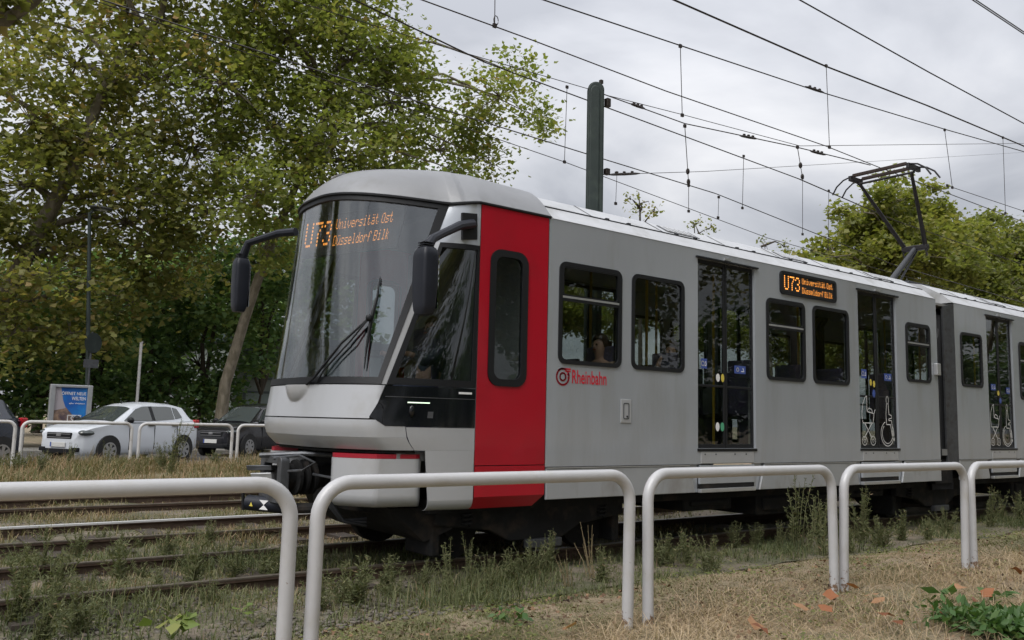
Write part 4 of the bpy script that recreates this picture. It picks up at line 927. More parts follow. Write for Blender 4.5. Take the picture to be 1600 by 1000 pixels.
# ------------------------------------------------------------------ cars
M['carglass'] = mat('car_glass', (.05, .06, .06), .03, 0, 0, spec=.8)
M['tyre'] = mat('tyre', (.02, .02, .02), .8)
M['rim'] = mat('alloy_rim', (.45, .45, .46), .3, .8)
M['lampglass'] = mat('lamp_glass', (.55, .57, .58), .1, .3)
M['taillamp'] = mat('tail_lamp', (.45, .01, .02), .2)
M['plate'] = mat('number_plate', (.65, .65, .63), .5)
def car(label, loc, rz, paint, dark=False, tall=0.0):
    Cc = thing('parked_car', label, 'car', loc, rz, 'cars parked along the street')
    X = lambda a: a
    # stations: x, z bottom, z belt (body top), half width at belt, half width at bottom
    st = [(2.03, .30, .56, .52, .52), (2.00, .22, .74, .66, .62), (1.90, .20, .82, .76, .72), (1.70, .19, .88, .82, .80), (1.30, .19, .95, .85, .84), (.95, .19, 1.00, .86, .86), (.6, .19, .99, .865, .87), (0, .19, 1.0, .865, .87), (-.8, .19, 1.03, .865, .87), (-1.3, .20, 1.06, .86, .86), (-1.7, .22, 1.09, .83, .84), (-1.95, .26, 1.06, .74, .78), (-2.03, .34, .95, .68, .68)]
    def body(u, v):
        f = u * (len(st) - 1); i = min(int(f), len(st) - 2); t = f - i; a = [st[i][k] * (1 - t) + st[i + 1][k] * t for k in range(5)]
        x, zb, zt_, wt, wb = a
        # section from left bottom over the top to right bottom
        sec = [(-wb * .9, zb), (-wb, zb + .08), (-wb - .015, zb + (zt_ - zb) * .45), (-wb + .0, zb + (zt_ - zb) * .75), (-wt * .985, zt_ - .03), (-wt * .9, zt_), (-wt * .5, zt_ + .02), (0, zt_ + .03)]
        sec = sec + [(-y, z) for y, z in sec[-2::-1]]
        g = v * (len(sec) - 1); j = min(int(g), len(sec) - 2); q = g - j
        return (x, sec[j][0] * (1 - q) + sec[j + 1][0] * q, sec[j][1] * (1 - q) + sec[j + 1][1] * q)
    mb = MB(); mb.grid(body, 48, 28); mb.add([body(0, k / 28) for k in range(29)], [tuple(range(29))]); mb.add([body(1, k / 28) for k in range(29)], [tuple(range(29))])
    bd = mb.build('body', paint, Cc, smooth=True, local=True, angle=50)
    H = 1.52 + tall
    # greenhouse: roof shell lofted along its profile
    rf = [(1.05, 1.00, .72), (.30, 1.40 + tall, .60), (.0, 1.47 + tall, .595), (-.5, H, .60), (-1.1, H - .02, .60), (-1.50, 1.44 + tall, .58), (-1.80, 1.10, .70)]
    def roof(u, v):
        f = u * (len(rf) - 1); i = min(int(f), len(rf) - 2); t = f - i
        x, z, w_ = [rf[i][k] * (1 - t) + rf[i + 1][k] * t for k in range(3)]; y = (2 * v - 1) * w_
        return (x, y, z - .05 * (2 * v - 1) ** 4 + .0)
    mb = MB(); mb.grid(roof, 36, 10)
    for sg in (-1, 1):      # side of the greenhouse
        def side(u, v):
            p = Vector(roof(u, 0 if sg < 0 else 1)); f = u * (len(rf) - 1); bx = 1.08 - 2.95 * u; b = Vector((min(max(p.x + .0, -1.85), 1.08), sg * .85, 1.0)); return p.lerp(b, v)
        mb.grid(side, 36, 3)
    mb.build('roof', paint, Cc, smooth=True, local=True, angle=40)
    def quad(name, pts, mt, par=Cc, off=.0):
        mb = MB(); mb.add(pts, [tuple(range(len(pts)))]); return mb.build(name, mt, par, local=True)
    w = .012
    def wsq(x, z, f, o): 
        return None
    # windscreen and rear window
    def scr(u, v, x0, z0, w0, x1, z1, w1, dx):
        z = z0 + (z1 - z0) * v; wv = w0 + (w1 - w0) * v; return (x0 + (x1 - x0) * v + dx, (2 * u - 1) * wv, z + .02 - .05 * (2 * u - 1) ** 4)
    mb = MB(); mb.grid(lambda u, v: scr(u, v, .99, 1.035, .66, .34, 1.375 + tall, .55, .015), 10, 6); mb.build('windscreen', M['carglass'], Cc, smooth=True, local=True)
    mb = MB(); mb.grid(lambda u, v: scr(u, v, -1.80, 1.12, .6, -1.56, 1.40 + tall, .52, -.02), 8, 4); mb.build('rear_window', M['carglass'], Cc, smooth=True, local=True)
    def sy(z): return .85 + (.60 - .85) * (z - 1.0) / (.45 + tall) + .014
    for sg in (-1, 1):
        for nm, pts in (('side_window', [(.78, 1.035), (.27, 1.33 + tall), (.02, 1.40 + tall), (-.18, 1.41 + tall), (-.18, 1.04)]), ('side_window', [(-.30, 1.045), (-.30, 1.41 + tall), (-.85, 1.415 + tall), (-1.02, 1.40 + tall), (-1.02, 1.09)]), ('quarter_window', [(-1.06, 1.095), (-1.06, 1.395 + tall), (-1.22, 1.37 + tall), (-1.33, 1.14)])):
            mb = MB(); mb.prism([(a, sg * sy(b), b) for a, b in pts], (0, -sg * .02, 0)); mb.build(nm, M['carglass'], Cc, local=True)
        mb = MB(); mb.prism([(-.18, sg * (sy(1.04) - .004), 1.04), (-.30, sg * (sy(1.045) - .004), 1.045), (-.30, sg * (sy(1.41) - .004), 1.41 + tall), (-.18, sg * (sy(1.41) - .004), 1.41 + tall)], (0, -sg * .02, 0)); mb.build('door_pillar', M['rubber'], Cc, local=True)
        mb = MB(); mb.ball((.70, sg * .97, 1.05), .11, 10, 6, (.7, 1, .7)); mb.build('door_mirror', M['rubber'], Cc, smooth=True, local=True)
        for a, b, z in ((.62, .64, 0), (-.245, -.235, 0), (-1.08, -1.07, 0)):
            mb = MB(); mb.bb((a, sg * .872, .32), (a - .012, sg * .886, 1.0)); mb.build('door_seam', M['rubber'], Cc, local=True)
        for a in (-.12, -.98):
            mb = MB(); mb.box((a, sg * .885, .93), (.20, .03, .05)); mb.build('door_handle', M['rubber'], Cc, local=True, bevel=.01)
        # lamps
        mb = MB(); mb.ball((1.78, sg * .665, .735), 1, 16, 8, (.235, .165, .082)); hl = mb.build('headlight', M['carglass'], Cc, smooth=True, local=True)
        mb = MB(); mb.ball((1.86, sg * .69, .735), 1, 12, 6, (.13, .10, .066)); mb.build('reflector', M['lampglass'], hl, local=True)
        mb = MB(); mb.bb((-1.80, sg * .72, .86), (-1.98, sg * .845, 1.08)); mb.build('tail_light', M['taillamp'], Cc, local=True, bevel=.03)
        mb = MB(); mb.box((2.0, sg * .56, .34), (.10, .22, .10)); mb.build('fog_light', M['rubber'], Cc, local=True, bevel=.02)
        for wx in (1.24, -1.35):
            mb = MB(); mb.cyl((wx, sg * .70, .32), (wx, sg * .888, .32), .365, 28); wl = mb.build('wheel_arch', M['tyre'], Cc, local=True)
            mb = MB(); mb.cyl((wx, sg * .72, .30), (wx, sg * .893, .30), .305, 28); ty = mb.build('wheel', M['tyre'], Cc, smooth=True, local=True)
            mb = MB()
            for k in range(7):
                a = k * 2 * math.pi / 7; c_, s_ = math.cos(a), math.sin(a); n = Vector((-s_, 0, c_)) * .032
                p = Vector((wx, sg * .90, .30)); q0 = p + Vector((c_, 0, s_)) * .03; q1 = p + Vector((c_, 0, s_)) * .20
                mb.prism([q0 - n, q1 - n * 1.3, q1 + n * 1.3, q0 + n], (0, -sg * .02, 0))
            Oc = [(wx + .215 * math.cos(k * .2618), sg * .905, .30 + .215 * math.sin(k * .2618)) for k in range(24)]; Ic = [(wx + .185 * math.cos(k * .2618), sg * .905, .30 + .185 * math.sin(k * .2618)) for k in range(24)]
            mb.ring(Oc, Ic, (0, -sg * .02, 0)); mb.cyl((wx, sg * .88, .30), (wx, sg * .91, .30), .05, 12); mb.build('rim', M['rim'], ty, local=True)
    mb = MB(); mb.box((2.01, 0, .66), (.06, .86, .15)); gr = mb.build('grille', M['rubber'], Cc, local=True, bevel=.02)
    for z in (.62, .70):
        mb = MB(); mb.box((2.045, 0, z), (.01, .80, .014)); mb.build('grille_bar', M['rim'], gr, local=True)
    mb = MB(); mb.box((2.045, 0, .68), (.02, .16, .07)); mb.build('badge', M['rim'], gr, local=True, bevel=.01)
    mb = MB(); mb.box((2.05, 0, .45), (.02, .52, .11)); npl = mb.build('number_plate', M['plate'], Cc, local=True, bevel=.004)
    mb = MB(); mb.box((2.062, -.235, .45), (.004, .045, .108)); mb.build('plate_band', M['bluest'], npl, local=True)
    mb = MB(); mb.box((2.0, 0, .30), (.08, 1.1, .12)); mb.build('air_intake', M['rubber'], Cc, local=True, bevel=.02)
    mb = MB(); mb.tube([(.15, 0, 1.46 + tall), (-.05, 0, 1.56 + tall)], .008, 5); mb.build('antenna', M['rubber'], Cc, local=True)
    mb = MB(); mb.tube([(.99, -.45, 1.06), (.75, .05, 1.19 + tall * .3)], .012, 5); mb.build('wiper', M['rubber'], Cc, local=True)
    return Cc
M['carwhite'] = mat('white_car_paint', (.66, .69, .74), .25, 0, .5)
M['carblack'] = mat('black_car_paint', (.018, .018, .022), .2, .2, .6)
M['carblue'] = mat('dark_blue_car_paint', (.015, .02, .035), .2, .2, .6)
pf = at(164, 680, 26.4); pr_ = at(285, 680, 27.9)
dv = Vector((pf.x - pr_.x, pf.y - pr_.y, 0)); print('wheelbase', dv.length)
ang = math.atan2(dv.y, dv.x); f2 = dv.normalized(); ln = Vector((-f2.y, f2.x, 0))
if ln.y > 0: ln = -ln
mid = (Vector((pf.x, pf.y, 0)) + Vector((pr_.x, pr_.y, 0))) / 2 - ln * .85 + f2 * .05
def put_car(label, c, a, p, tall=0): q = car(label, (c.x, c.y, -.098), a, p, tall=tall); q.scale = (1.1, 1.1, 1.17); return q
put_car('white five-door hatchback parked behind the far railing', mid, ang, M['carwhite'])
c2 = mid - f2 * 6.0 + Vector((0.1, .4, 0)); put_car('black car parked behind the white hatchback, half hidden by the tram nose', c2, ang + .02, M['carblack'], .1)
c3 = mid + f2 * 6.15 + Vector((0, -.1, 0)); put_car('dark blue car cut off at the left edge of the picture', c3, ang, M['carblue'], .05)

# ------------------------------------------------------------------ poster case, lamp, signs
M['posterblue'] = mat('poster_blue', (.015, .11, .42), .3, col2=(.02, .22, .6), c2scale=1.5)
M['postertan'] = mat('poster_photo', (.30, .20, .14), .3, col2=(.10, .07, .08), c2scale=4, noise=.3, nscale=9)
M['postersky'] = mat('poster_dusk', (.40, .36, .38), .3)
PYY = 33.25
p0 = at(79, 600, PYY); p1 = at(145, 600, PYY); pzb = at(110, 657, PYY).z
wdt = p1.x - p0.x; zt_ = p0.z; pc = thing('poster_case', 'blue advertising poster in a grey frame behind the white hatchback', 'poster', (p0.x, PYY, 0))
mb = MB(); x0, x1 = p0.x, p1.x
for a, b, c, d in ((x0, x0 + .16, 0, zt_), (x1 - .16, x1, 0, zt_), (x0 + .161, x1 - .161, zt_ - .10, zt_), (x0 + .161, x1 - .161, .35, .55)): mb.bb((a, PYY - .12, c), (b, PYY + .12, d))
mb.build('frame', M['alu'], pc, bevel=.02)
pz0, pz1 = .56, zt_ - .101; ww = x1 - x0 - .32
mb = MB(); mb.bb((x0 + .161, PYY - .04, pz0), (x1 - .161, PYY + .04, pz1)); mb.build('poster_sheet', M['posterblue'], pc)
def pp(u, v): return (x0 + .165 + u * (ww - .01), PYY - .044, pz0 + v * (pz1 - pz0))
mb = MB(); mb.add([pp(0, .0), pp(.28, .0), pp(.45, .10), pp(.80, .22), pp(.62, .38), pp(.30, .62), pp(.0, .62)], [tuple(range(7))]); mb.build('poster_photo', M['postertan'], pc)
mb = MB(); q = lambda u, v: (pp(u, v)[0], PYY - .047, pp(u, v)[2]); mb.add([q(0, .5), q(.36, .55), q(.26, .72), q(.17, 1), q(0, 1)], [tuple(range(5))]); mb.build('poster_photo', M['postersky'], pc)
for tx, u, v, wd, ht in (('ÖFFNET NEUE', .20, .84, .76, .085), ('WELTEN', .52, .73, .44, .075), ('alle Welten', .45, .645, .50, .03)):
    o_ = pp(u, v); place_text(tx, (o_[0], PYY - .05, o_[2]), (1, 0, 0), (0, 0, 1), wd * ww, M['white'], pc, bold=.015, height=ht * (pz1 - pz0))
mb = MB(); h_ = pz1 - pz0; g = lambda u, v: (pp(u, v)[0], pp(u, v)[2])
ribbon(mb, [g(.44, .26), g(.44, .40), g(.72, .40), g(.72, .36)], .03, PYY - .05); ribbon(mb, [g(.44, .26), g(.48, .26)], .03, PYY - .05)
ribbon(mb, [g(.66, .25), g(.54, .34), g(.58, .38), g(.63, .35), g(.68, .38), g(.74, .34), g(.66, .25), g(.78, .25)], .03, PYY - .05)
ribbon(mb, [g(.76, .40), g(.86, .40), g(.81, .34), g(.87, .30), g(.82, .25), g(.76, .26)], .03, PYY - .05); mb.build('poster_mark', M['white'], pc)
# street lamp with the back of a round sign
LY = 33.9; lb = at(137, 640, LY); lt = at(140, 332, LY)
lm = thing('street_lamp', 'tall grey-green street lamp post with a flat lamp head', 'street lamp', (lb.x, LY, 0))
mb = MB(); mb.tube([(lb.x, LY, 0), (lb.x, LY, 1.1), (lb.x, LY, 1.15), (lt.x, LY, lt.z)], [.11, .11, .085, .06], 12); mb.build('post', M['pole'], lm, smooth=True)
mb = MB(); mb.tube([(lt.x, LY, lt.z - .08), (lt.x + .1, LY, lt.z + .1), (lt.x + .3, LY, lt.z + .16)], .05, 8); mb.build('arm', M['pole'], lm, smooth=True)
mb = MB(); mb.ball((lt.x + .35, LY - .1, lt.z + .20), .5, 14, 6, (.85, .5, .16)); hd2 = mb.build('lamp_head', M['steel'], lm, smooth=True)
mb = MB(); mb.ball((lt.x + .38, LY - .1, lt.z + .15), .3, 12, 5, (.8, .5, .2)); mb.build('lamp_glass', M['lampglass'], hd2, smooth=True)
sc_ = at(145, 536, LY - .2); sgn = thing('round_sign', 'grey back of a round traffic sign beside the street lamp', 'sign', (sc_.x, LY - .25, 0))
mb = MB(); mb.cyl((sc_.x, LY - .25, sc_.z), (sc_.x + .012, LY - .27, sc_.z), .37, 24); mb.build('disc', M['pole'], sgn)
mb = MB(); mb.cyl((sc_.x - .05, LY - .25, 0), (sc_.x - .05, LY - .25, sc_.z + .4), .035, 8); mb.build('post', M['steel'], sgn)
mb = MB(); mb.box((sc_.x - .02, LY - .28, sc_.z - .75), (.5, .02, .3)); mb.build('lower_plate', M['steel'], sgn)
sp = at(213, 640, 35); st_ = at(213, 535, 35)
mb = MB(); mb.cyl((0, 0, 0), (0, 0, st_.z), .055, 10); mb.cyl((0, 0, st_.z), (0, 0, st_.z + .05), .07, 10); o = mb.build('sign_post', M['fence_far'], smooth=True); o.location = (sp.x, 35, 0); tag(o, 'thin pale post standing behind the white hatchback', 'post')
# building behind the trees
b0 = at(366, 600, 44); b1 = at(500, 600, 44); bl = thing('building', 'pale grey-green building glimpsed behind the leaning tree trunk', 'building', (b0.x, 44, 0))
M['facade'] = mat('facade', (.20, .23, .22), .7, noise=.08, nscale=2); M['facade2'] = mat('facade_dark', (.07, .09, .10), .5); M['bglass'] = mat('window_glass', (.22, .27, .27), .08)
mb = MB(); mb.bb((b0.x, 44, -.1), (b0.x + 22, 54, 5.2)); mb.build('wall', M['facade'], bl)
mb = MB(); mb.bb((b0.x - .3, 43.6, 5.2), (b0.x + 22.3, 54.3, 5.6)); mb.build('roof', M['facade2'], bl)
for k in range(6):
    x = b0.x + .5 + k * 2.2; 
    for z in (.9, 3.2):
        mb = MB(); mb.ring([(a, 43.94, b) for a, b in rrect(x, x + 1.5, z, z + 1.7, .02, 1)], [(a, 43.94, b) for a, b in rrect(x + .12, x + 1.38, z + .12, z + 1.58, .02, 1)], (0, .1, 0)); wn = mb.build('window', M['facade2'], bl)
        mb = MB(); mb.bb((x + .1, 43.96, z + .1), (x + 1.4, 43.98, z + 1.6)); mb.build('pane', M['bglass'], wn)

# ------------------------------------------------------------------ vegetation
LT = np.array([(0, 0, 0), (-.50, .30, .09), (-.29, .60, .02), (0, 1.0, .08), (.27, .58, .02), (.50, .34, .09)])
LF = np.array([(0, 2, 1), (0, 3, 2), (0, 4, 3), (0, 5, 4)])
ST = np.array([(0, 0, 0), (-.22, .45, .03), (0, 1.0, 0), (.22, .45, .03)]); SF = np.array([(0, 2, 1), (0, 3, 2)])
def np_mesh(name, verts, tris, tone, mt, parent=None, kind=None):
    me = bpy.data.meshes.new(name); nv, nf = len(verts), len(tris)
    me.vertices.add(nv); me.vertices.foreach_set('co', verts.astype(np.float32).ravel())
    me.loops.add(nf * 3); me.loops.foreach_set('vertex_index', tris.astype(np.int32).ravel())
    me.polygons.add(nf); me.polygons.foreach_set('loop_start', np.arange(0, nf * 3, 3, dtype=np.int32)); me.polygons.foreach_set('loop_total', np.full(nf, 3, dtype=np.int32))
    at_ = me.attributes.new('tone', 'FLOAT', 'POINT'); at_.data.foreach_set('value', tone.astype(np.float32))
    me.materials.append(mt); me.update(calc_edges=True)
    o = bpy.data.objects.new(name, me); scene.collection.objects.link(o); setparent(o, parent)
    if kind: o['kind'] = kind
    return o
def leaves(pts, size, tone, tmpl=LT, fac=LF, up=.6, hang=.35, nrm=None):
    n = len(pts)
    nm = rng.normal(size=(n, 3)); nm[:, 2] = np.abs(nm[:, 2]) + up; nm /= np.linalg.norm(nm, axis=1)[:, None]
    d = rng.normal(size=(n, 3)); d[:, 2] -= hang; d -= nm * (d * nm).sum(1)[:, None]; d /= np.linalg.norm(d, axis=1)[:, None]
    s = np.cross(d, nm); k = len(tmpl)
    v = pts[:, None] + size[:, None, None] * (s[:, None] * tmpl[None, :, :1] + d[:, None] * tmpl[None, :, 1:2] + nm[:, None] * tmpl[None, :, 2:])
    t = (np.arange(n)[:, None, None] * k + fac[None]).reshape(-1, 3)
    return v.reshape(-1, 3), t, np.repeat(tone, k)
STEMS = {}
M['lf_brown'] = leafmat('leaves_autumn_plane', [(0, (0.125, 0.145, 0.047)), (.45, (0.215, 0.223, 0.075)), (.75, (0.289, 0.252, 0.097)), (1, (0.340, 0.215, 0.097))])
M['lf_green'] = leafmat('leaves_green_plane', [(0, (0.117, 0.143, 0.040)), (.45, (0.201, 0.231, 0.066)), (.8, (0.270, 0.270, 0.090)), (1, (0.286, 0.201, 0.074))])
M['lf_dark'] = leafmat('leaves_dark_shrub', [(0, (0.059, 0.116, 0.049)), (.6, (0.154, 0.251, 0.082)), (1, (0.298, 0.344, 0.106))], .25)
M['lf_lime'] = leafmat('leaves_yellow_green', [(0, (0.105, 0.129, 0.036)), (.5, (0.207, 0.218, 0.062)), (1, (0.301, 0.266, 0.087))])
def tree(name, label, trunk, rad, lobes, lm, lsize, ncl, nlf, sig, bark='bark', cat='tree', group=None, tone0=.5, twig=True, kindcrown='stuff'):
    base = Vector(trunk[0]); T_ = thing(name, label, cat, (base.x, base.y, 0), 0, group)
    mb = MB(); mb.tube(trunk, rad, 12); mb.build('trunk', M[bark], T_, smooth=True)
    tp = [Vector(p) for p in trunk]; fine = [tp[i].lerp(tp[i + 1], k / 6) for i in range(len(tp) - 1) for k in range(6)] + [tp[-1]]
    mb = MB(); PP = []; TT = []
    for (c, r, tb) in lobes:
        c = Vector(c)
        below = [p for p in fine if p.z < c.z - .2] or fine[:4]
        a = min(below, key=lambda p: (p - c).length + .4 * abs(p.z - (c.z - 1.2 * r)))
        mdp = a.lerp(c, .5) + Vector((random.uniform(-.3, .3), random.uniform(-.3, .3), .12 * (a - c).length))
        mb.tube([a, a.lerp(mdp, .5), mdp, mdp.lerp(c, .6) + Vector((0, 0, .05)), c], [max(.05, .03 * r + .05), .03 * r + .045, .028 * r + .03, .03 * r, .025], 6)
        n = max(4, int(ncl * (r / 2.0) ** 2.2))
        dirs = rng.normal(size=(n, 3)); dirs /= np.linalg.norm(dirs, axis=1)[:, None]; rr = r * rng.uniform(.25, 1, n) ** .55
        rr *= rng.choice([1, 1, 1, 1.18], n)
        cl = np.array(c)[None] + dirs * rr[:, None] * np.array([1, 1, .82])
        for q in cl:
            if twig and random.random() < .8:
                Q = Vector(q); mm = c.lerp(Q, .5) + Vector((random.uniform(-.15, .15), random.uniform(-.15, .15), random.uniform(-.05, .2))); mb.tube([c, mm, Q], [.028, .017, .006], 4, cap=False)
        m_ = max(4, int(nlf)); p = np.repeat(cl, m_, 0) + rng.normal(size=(n * m_, 3)) * sig * np.array([1, 1, .7])
        ct = np.repeat(rng.normal(0, .14, n), m_); PP.append(p); TT.append(np.clip(tone0 + tb + ct + rng.normal(0, .16, n * m_), 0, 1))
    mb.build('branches', M[bark], T_, smooth=True)
    P = np.concatenate(PP); t = np.concatenate(TT); sz = lsize * (.55 + .85 * rng.beta(2, 2.5, len(P)))
    v, f, tn = leaves(P, sz, t); np_mesh('crown', v, f, tn, M[lm], T_, kindcrown)
    return T_
def LB(L, Y, jit=0):
    out = []
    for q in L:
        px, py, rp = q[:3]; y = Y + (q[3] if len(q) > 3 else random.uniform(-jit, jit)); c = at(px, py, y); d = (c - CAM).dot(FWD); out.append((c, rp * d / FPX, q[4] if len(q) > 4 else random.uniform(-.08, .08)))
    return out
def G(px, Y, z=0): return Vector((at(px, 640, Y).x, Y, z))
# green plane tree with the leaning pale trunk
tr = [G(343, 36, -.1), at(352, 600, 36), at(382, 500, 35.6), at(412, 410, 35), at(450, 320, 34.5), at(500, 200, 34.5), at(540, 60, 34.5)]
TG = tree('plane_tree', 'tall green plane tree with the pale leaning trunk left of the tram cab', tr, [.29, .24, .215, .19, .16, .12, .05],
     LB([(450, 60, 105), (545, 95, 100), (610, 160, 90), (520, 220, 105), (430, 200, 100), (640, 95, 55), (685, 235, 62), (600, 265, 75), (780, 150, 62), (832, 180, 34), (800, 112, 38), (745, 205, 40), (765, 255, 40), (480, 310, 85), (400, 300, 85), (415, 385, 60), (350, 130, 100), (500, 5, 85), (400, 0, 100), (585, 45, 60), (665, 165, 40), (470, -110, 130), (350, -140, 130), (720, 270, 35), (850, 205, 22)], 34, 1.6), 'lf_green', .235, 27, 42, .42, tone0=.50)
# brownish plane tree at the left
tr = [G(-70, 37.5, -.1), at(-40, 560, 37.5), at(40, 400, 37), at(110, 270, 36.5), at(150, 170, 36), at(185, 90, 36), at(250, 30, 36)]
TB = tree('plane_tree', 'large plane tree with browning leaves filling the upper left', tr, [.45, .38, .32, .26, .2, .14, .05],
     LB([(50, 290, 120), (160, 240, 120), (250, 130, 110), (120, 100, 105), (50, 190, 95), (300, 235, 105), (200, 350, 110), (70, 430, 110), (250, 400, 90), (325, 330, 85), (320, 50, 85), (200, 20, 90), (20, 520, 80), (110, 520, 70), (60, 30, 60), (-60, 300, 120), (-40, 120, 100), (300, -90, 100), (120, -90, 100), (210, 470, 60)], 36.3, 1.4), 'lf_brown', .25, 23, 44, .47, tone0=.46)
# nearer limb in the top left corner
tr = [G(-330, 24, -.1), at(-240, 400, 23.5), at(-120, 150, 23), at(0, 38, 22.5), at(48, 5, 22), at(120, -60, 22)]
tree('plane_tree', 'tree outside the left edge whose thick limb enters the top left corner', tr, [.4, .32, .22, .15, .13, .08], LB([(120, -90, 90), (-40, -60, 100), (-100, 60, 60)], 22, .5), 'lf_brown', .26, 26, 50, .3, tone0=.5)
# dark shrubs and small trees under the crowns
sh = [('dense dark shrub at the left edge behind the dark blue car', [(20, 570, 85), (70, 620, 55), (-40, 600, 80), (10, 480, 70)]), ('dark evergreen shrub behind the poster case', [(140, 550, 75), (120, 620, 55), (170, 480, 70), (90, 500, 60)]),
      ('dark shrub with brown patches behind the thin pale post', [(225, 560, 70), (210, 630, 50), (250, 490, 75), (260, 610, 55)]), ('dark green shrub just left of the leaning trunk', [(310, 570, 65), (300, 630, 45), (330, 490, 75), (350, 620, 40), (340, 420, 60)]), ('bushy small tree behind the leaning trunk, beside the tram mirror', [(400, 490, 60), (430, 540, 45), (410, 420, 60), (450, 430, 60), (385, 560, 35)])]
SH = []
for k, (lb_, L) in enumerate(sh):
    b = G(L[0][0], 40 + k * .4); SH.append(tree('shrub', lb_, [b, b + Vector((0, 0, 1.0)), b + Vector((.2, 0, 2.4))], [.14, .11, .05], LB(L, 40 + k * .4, 1.2), 'lf_dark', .27, 34, 40, .34, 'bark_dark', 'shrub', 'dark shrubs along the street', .45))
bk = [('far dark tree filling the gap behind the left crown', [(60, 470, 100), (-60, 470, 110), (160, 480, 90), (90, 560, 110), (200, 560, 100)]), ('far dark tree filling the gap behind the lamp post and white hatchback', [(280, 470, 95), (360, 450, 85), (300, 540, 100), (400, 480, 70), (230, 420, 70)]), ('far tree directly behind the tram windscreen', [(470, 400, 90), (560, 360, 90), (640, 330, 80), (500, 500, 100), (700, 330, 60)])]
for k, (lb_, L) in enumerate(bk):
    b = G(L[0][0], 56); tree('background_tree', lb_, [b, b + Vector((0, 0, 3)), b + Vector((.3, 0, 8))], [.3, .25, .1], LB(L, 56, 1.5), 'lf_dark', .5, 13, 30, .65, 'bark_dark', 'tree', 'far trees across the street', .6, False)
# right-hand trees behind the tram
b = G(1410, 22)
TL = tree('broadleaf_tree', 'yellow-green tree behind the pantograph', [b, b + Vector((0, 0, 3)), at(1405, 420, 22), at(1400, 320, 22)], [.3, .25, .18, .06], LB([(1390, 318, 40), (1430, 322, 42), (1345, 372, 48), (1300, 395, 30), (1470, 355, 45), (1420, 395, 70), (1350, 425, 55), (1375, 350, 45), (1480, 410, 60), (1398, 285, 18), (1312, 330, 14), (1310, 425, 36), (1450, 375, 45), (1380, 400, 50), (1265, 408, 16)], 22, 1.2), 'lf_lime', .26, 58, 46, .30, tone0=.45)
b = G(1560, 24)
tree('broadleaf_tree', 'yellow-green tree at the right edge behind the second tram car', [b, b + Vector((0, 0, 3)), at(1560, 430, 24), at(1565, 390, 24)], [.3, .25, .15, .06], LB([(1535, 385, 50), (1590, 405, 55), (1500, 440, 60), (1570, 455, 60), (1630, 420, 60), (1545, 345, 22), (1520, 385, 45), (1575, 375, 45), (1600, 440, 60)], 24, 1.2), 'lf_lime', .27, 40, 46, .32, tone0=.35)
b = G(1000, 26)
tree('young_tree', 'sparse brownish treetop rising over the tram roof beside the mast', [b, b + Vector((0, 0, 4)), at(1000, 330, 26), at(998, 300, 26)], [.12, .1, .04, .015], LB([(1000, 318, 20), (985, 312, 9), (1022, 330, 10)], 26, .1, ), 'lf_brown', .16, 40, 9, .16, 'bark_dark', tone0=.4)
b = G(1090, 28)
tree('young_tree', 'tip of a small tree just above the tram roof right of the mast', [b, b + Vector((0, 0, 4)), at(1085, 350, 28)], [.12, .09, .02], LB([(1085, 350, 14), (1110, 356, 10)], 28, .1), 'lf_brown', .16, 40, 10, .16, 'bark_dark', tone0=.35)
b = G(1190, 28)
tree('young_tree', 'low tuft of leaves above the tram roof left of the small display', [b, b + Vector((0, 0, 4)), at(1190, 385, 28)], [.12, .09, .02], LB([(1195, 385, 14), (1225, 385, 14)], 28, .1), 'lf_brown', .16, 40, 10, .16, 'bark_dark', tone0=.3)

# trees outside the frame that the windows and the windscreen mirror
def echo(src, x, y, rz, label, sc=1.0):
    cr = [c for c in src.children if c.name.startswith('crown')][0]; co = np.empty(len(cr.data.vertices) * 3); cr.data.vertices.foreach_get('co', co); mc = co.reshape(-1, 3).mean(0)
    off = Vector((mc[0] - src.location.x, mc[1] - src.location.y, 0)); off = Matrix.Rotation(rz, 3, 'Z') @ off * sc
    c = copy_tree(src); c.location = (x - off.x, y - off.y, 0); c.rotation_euler = (0, 0, rz); c.scale = (sc, sc, sc); c['label'] = label; c['group'] = 'street greenery outside the frame'; return c
for k, (x, y, rz) in enumerate(((13, -11, 2.0), (22, -12, 3.6), (31, -11, 4.4), (40, -12, 5.2), (51, -11, .6), (4, -13, 1.2), (62, -12, 2.8), (75, -11, 4.9))):
    echo((TG, TB)[k % 2], x, y, rz, ('first', 'second', 'third', 'fourth', 'fifth', 'nearest', 'sixth', 'seventh')[k] + ' plane tree in the row behind the viewer, mirrored in the tram windows')
for k, (x, y, rz) in enumerate(((16, -15, 1.0), (22, -14, 2.0), (28, -15, 3.0), (35, -14, 4.0), (43, -15, 5.0), (51, -15, .4), (9, -15, 3.3), (60, -15, 1.7), (70, -15, 2.9))):
    echo(SH[k % 3], x, y, rz, ('first', 'second', 'third', 'fourth', 'fifth', 'sixth', 'nearest', 'seventh', 'eighth')[k] + ' shrub in the hedge behind the viewer, mirrored in the tram windows', 1.1)
for k, (x, rz) in enumerate(((26, .5), (34, 1.9), (42, 3.1), (50, 4.4), (59, 5.5), (69, .9))):
    echo(TL, x, 30.5, rz, 'yellow-green tree behind the tram seen through ' + ('its first side window', 'its second side window', 'the panes of its first door', 'the windows below its side display', 'its second door', 'the windows of its second car')[k], .66)
echo(TB, -15, 30, 1.0, 'plane tree beyond the left edge mirrored in the windscreen')
echo(TG, -27, 24, 2.6, 'plane tree far beyond the left edge ahead of the tram')
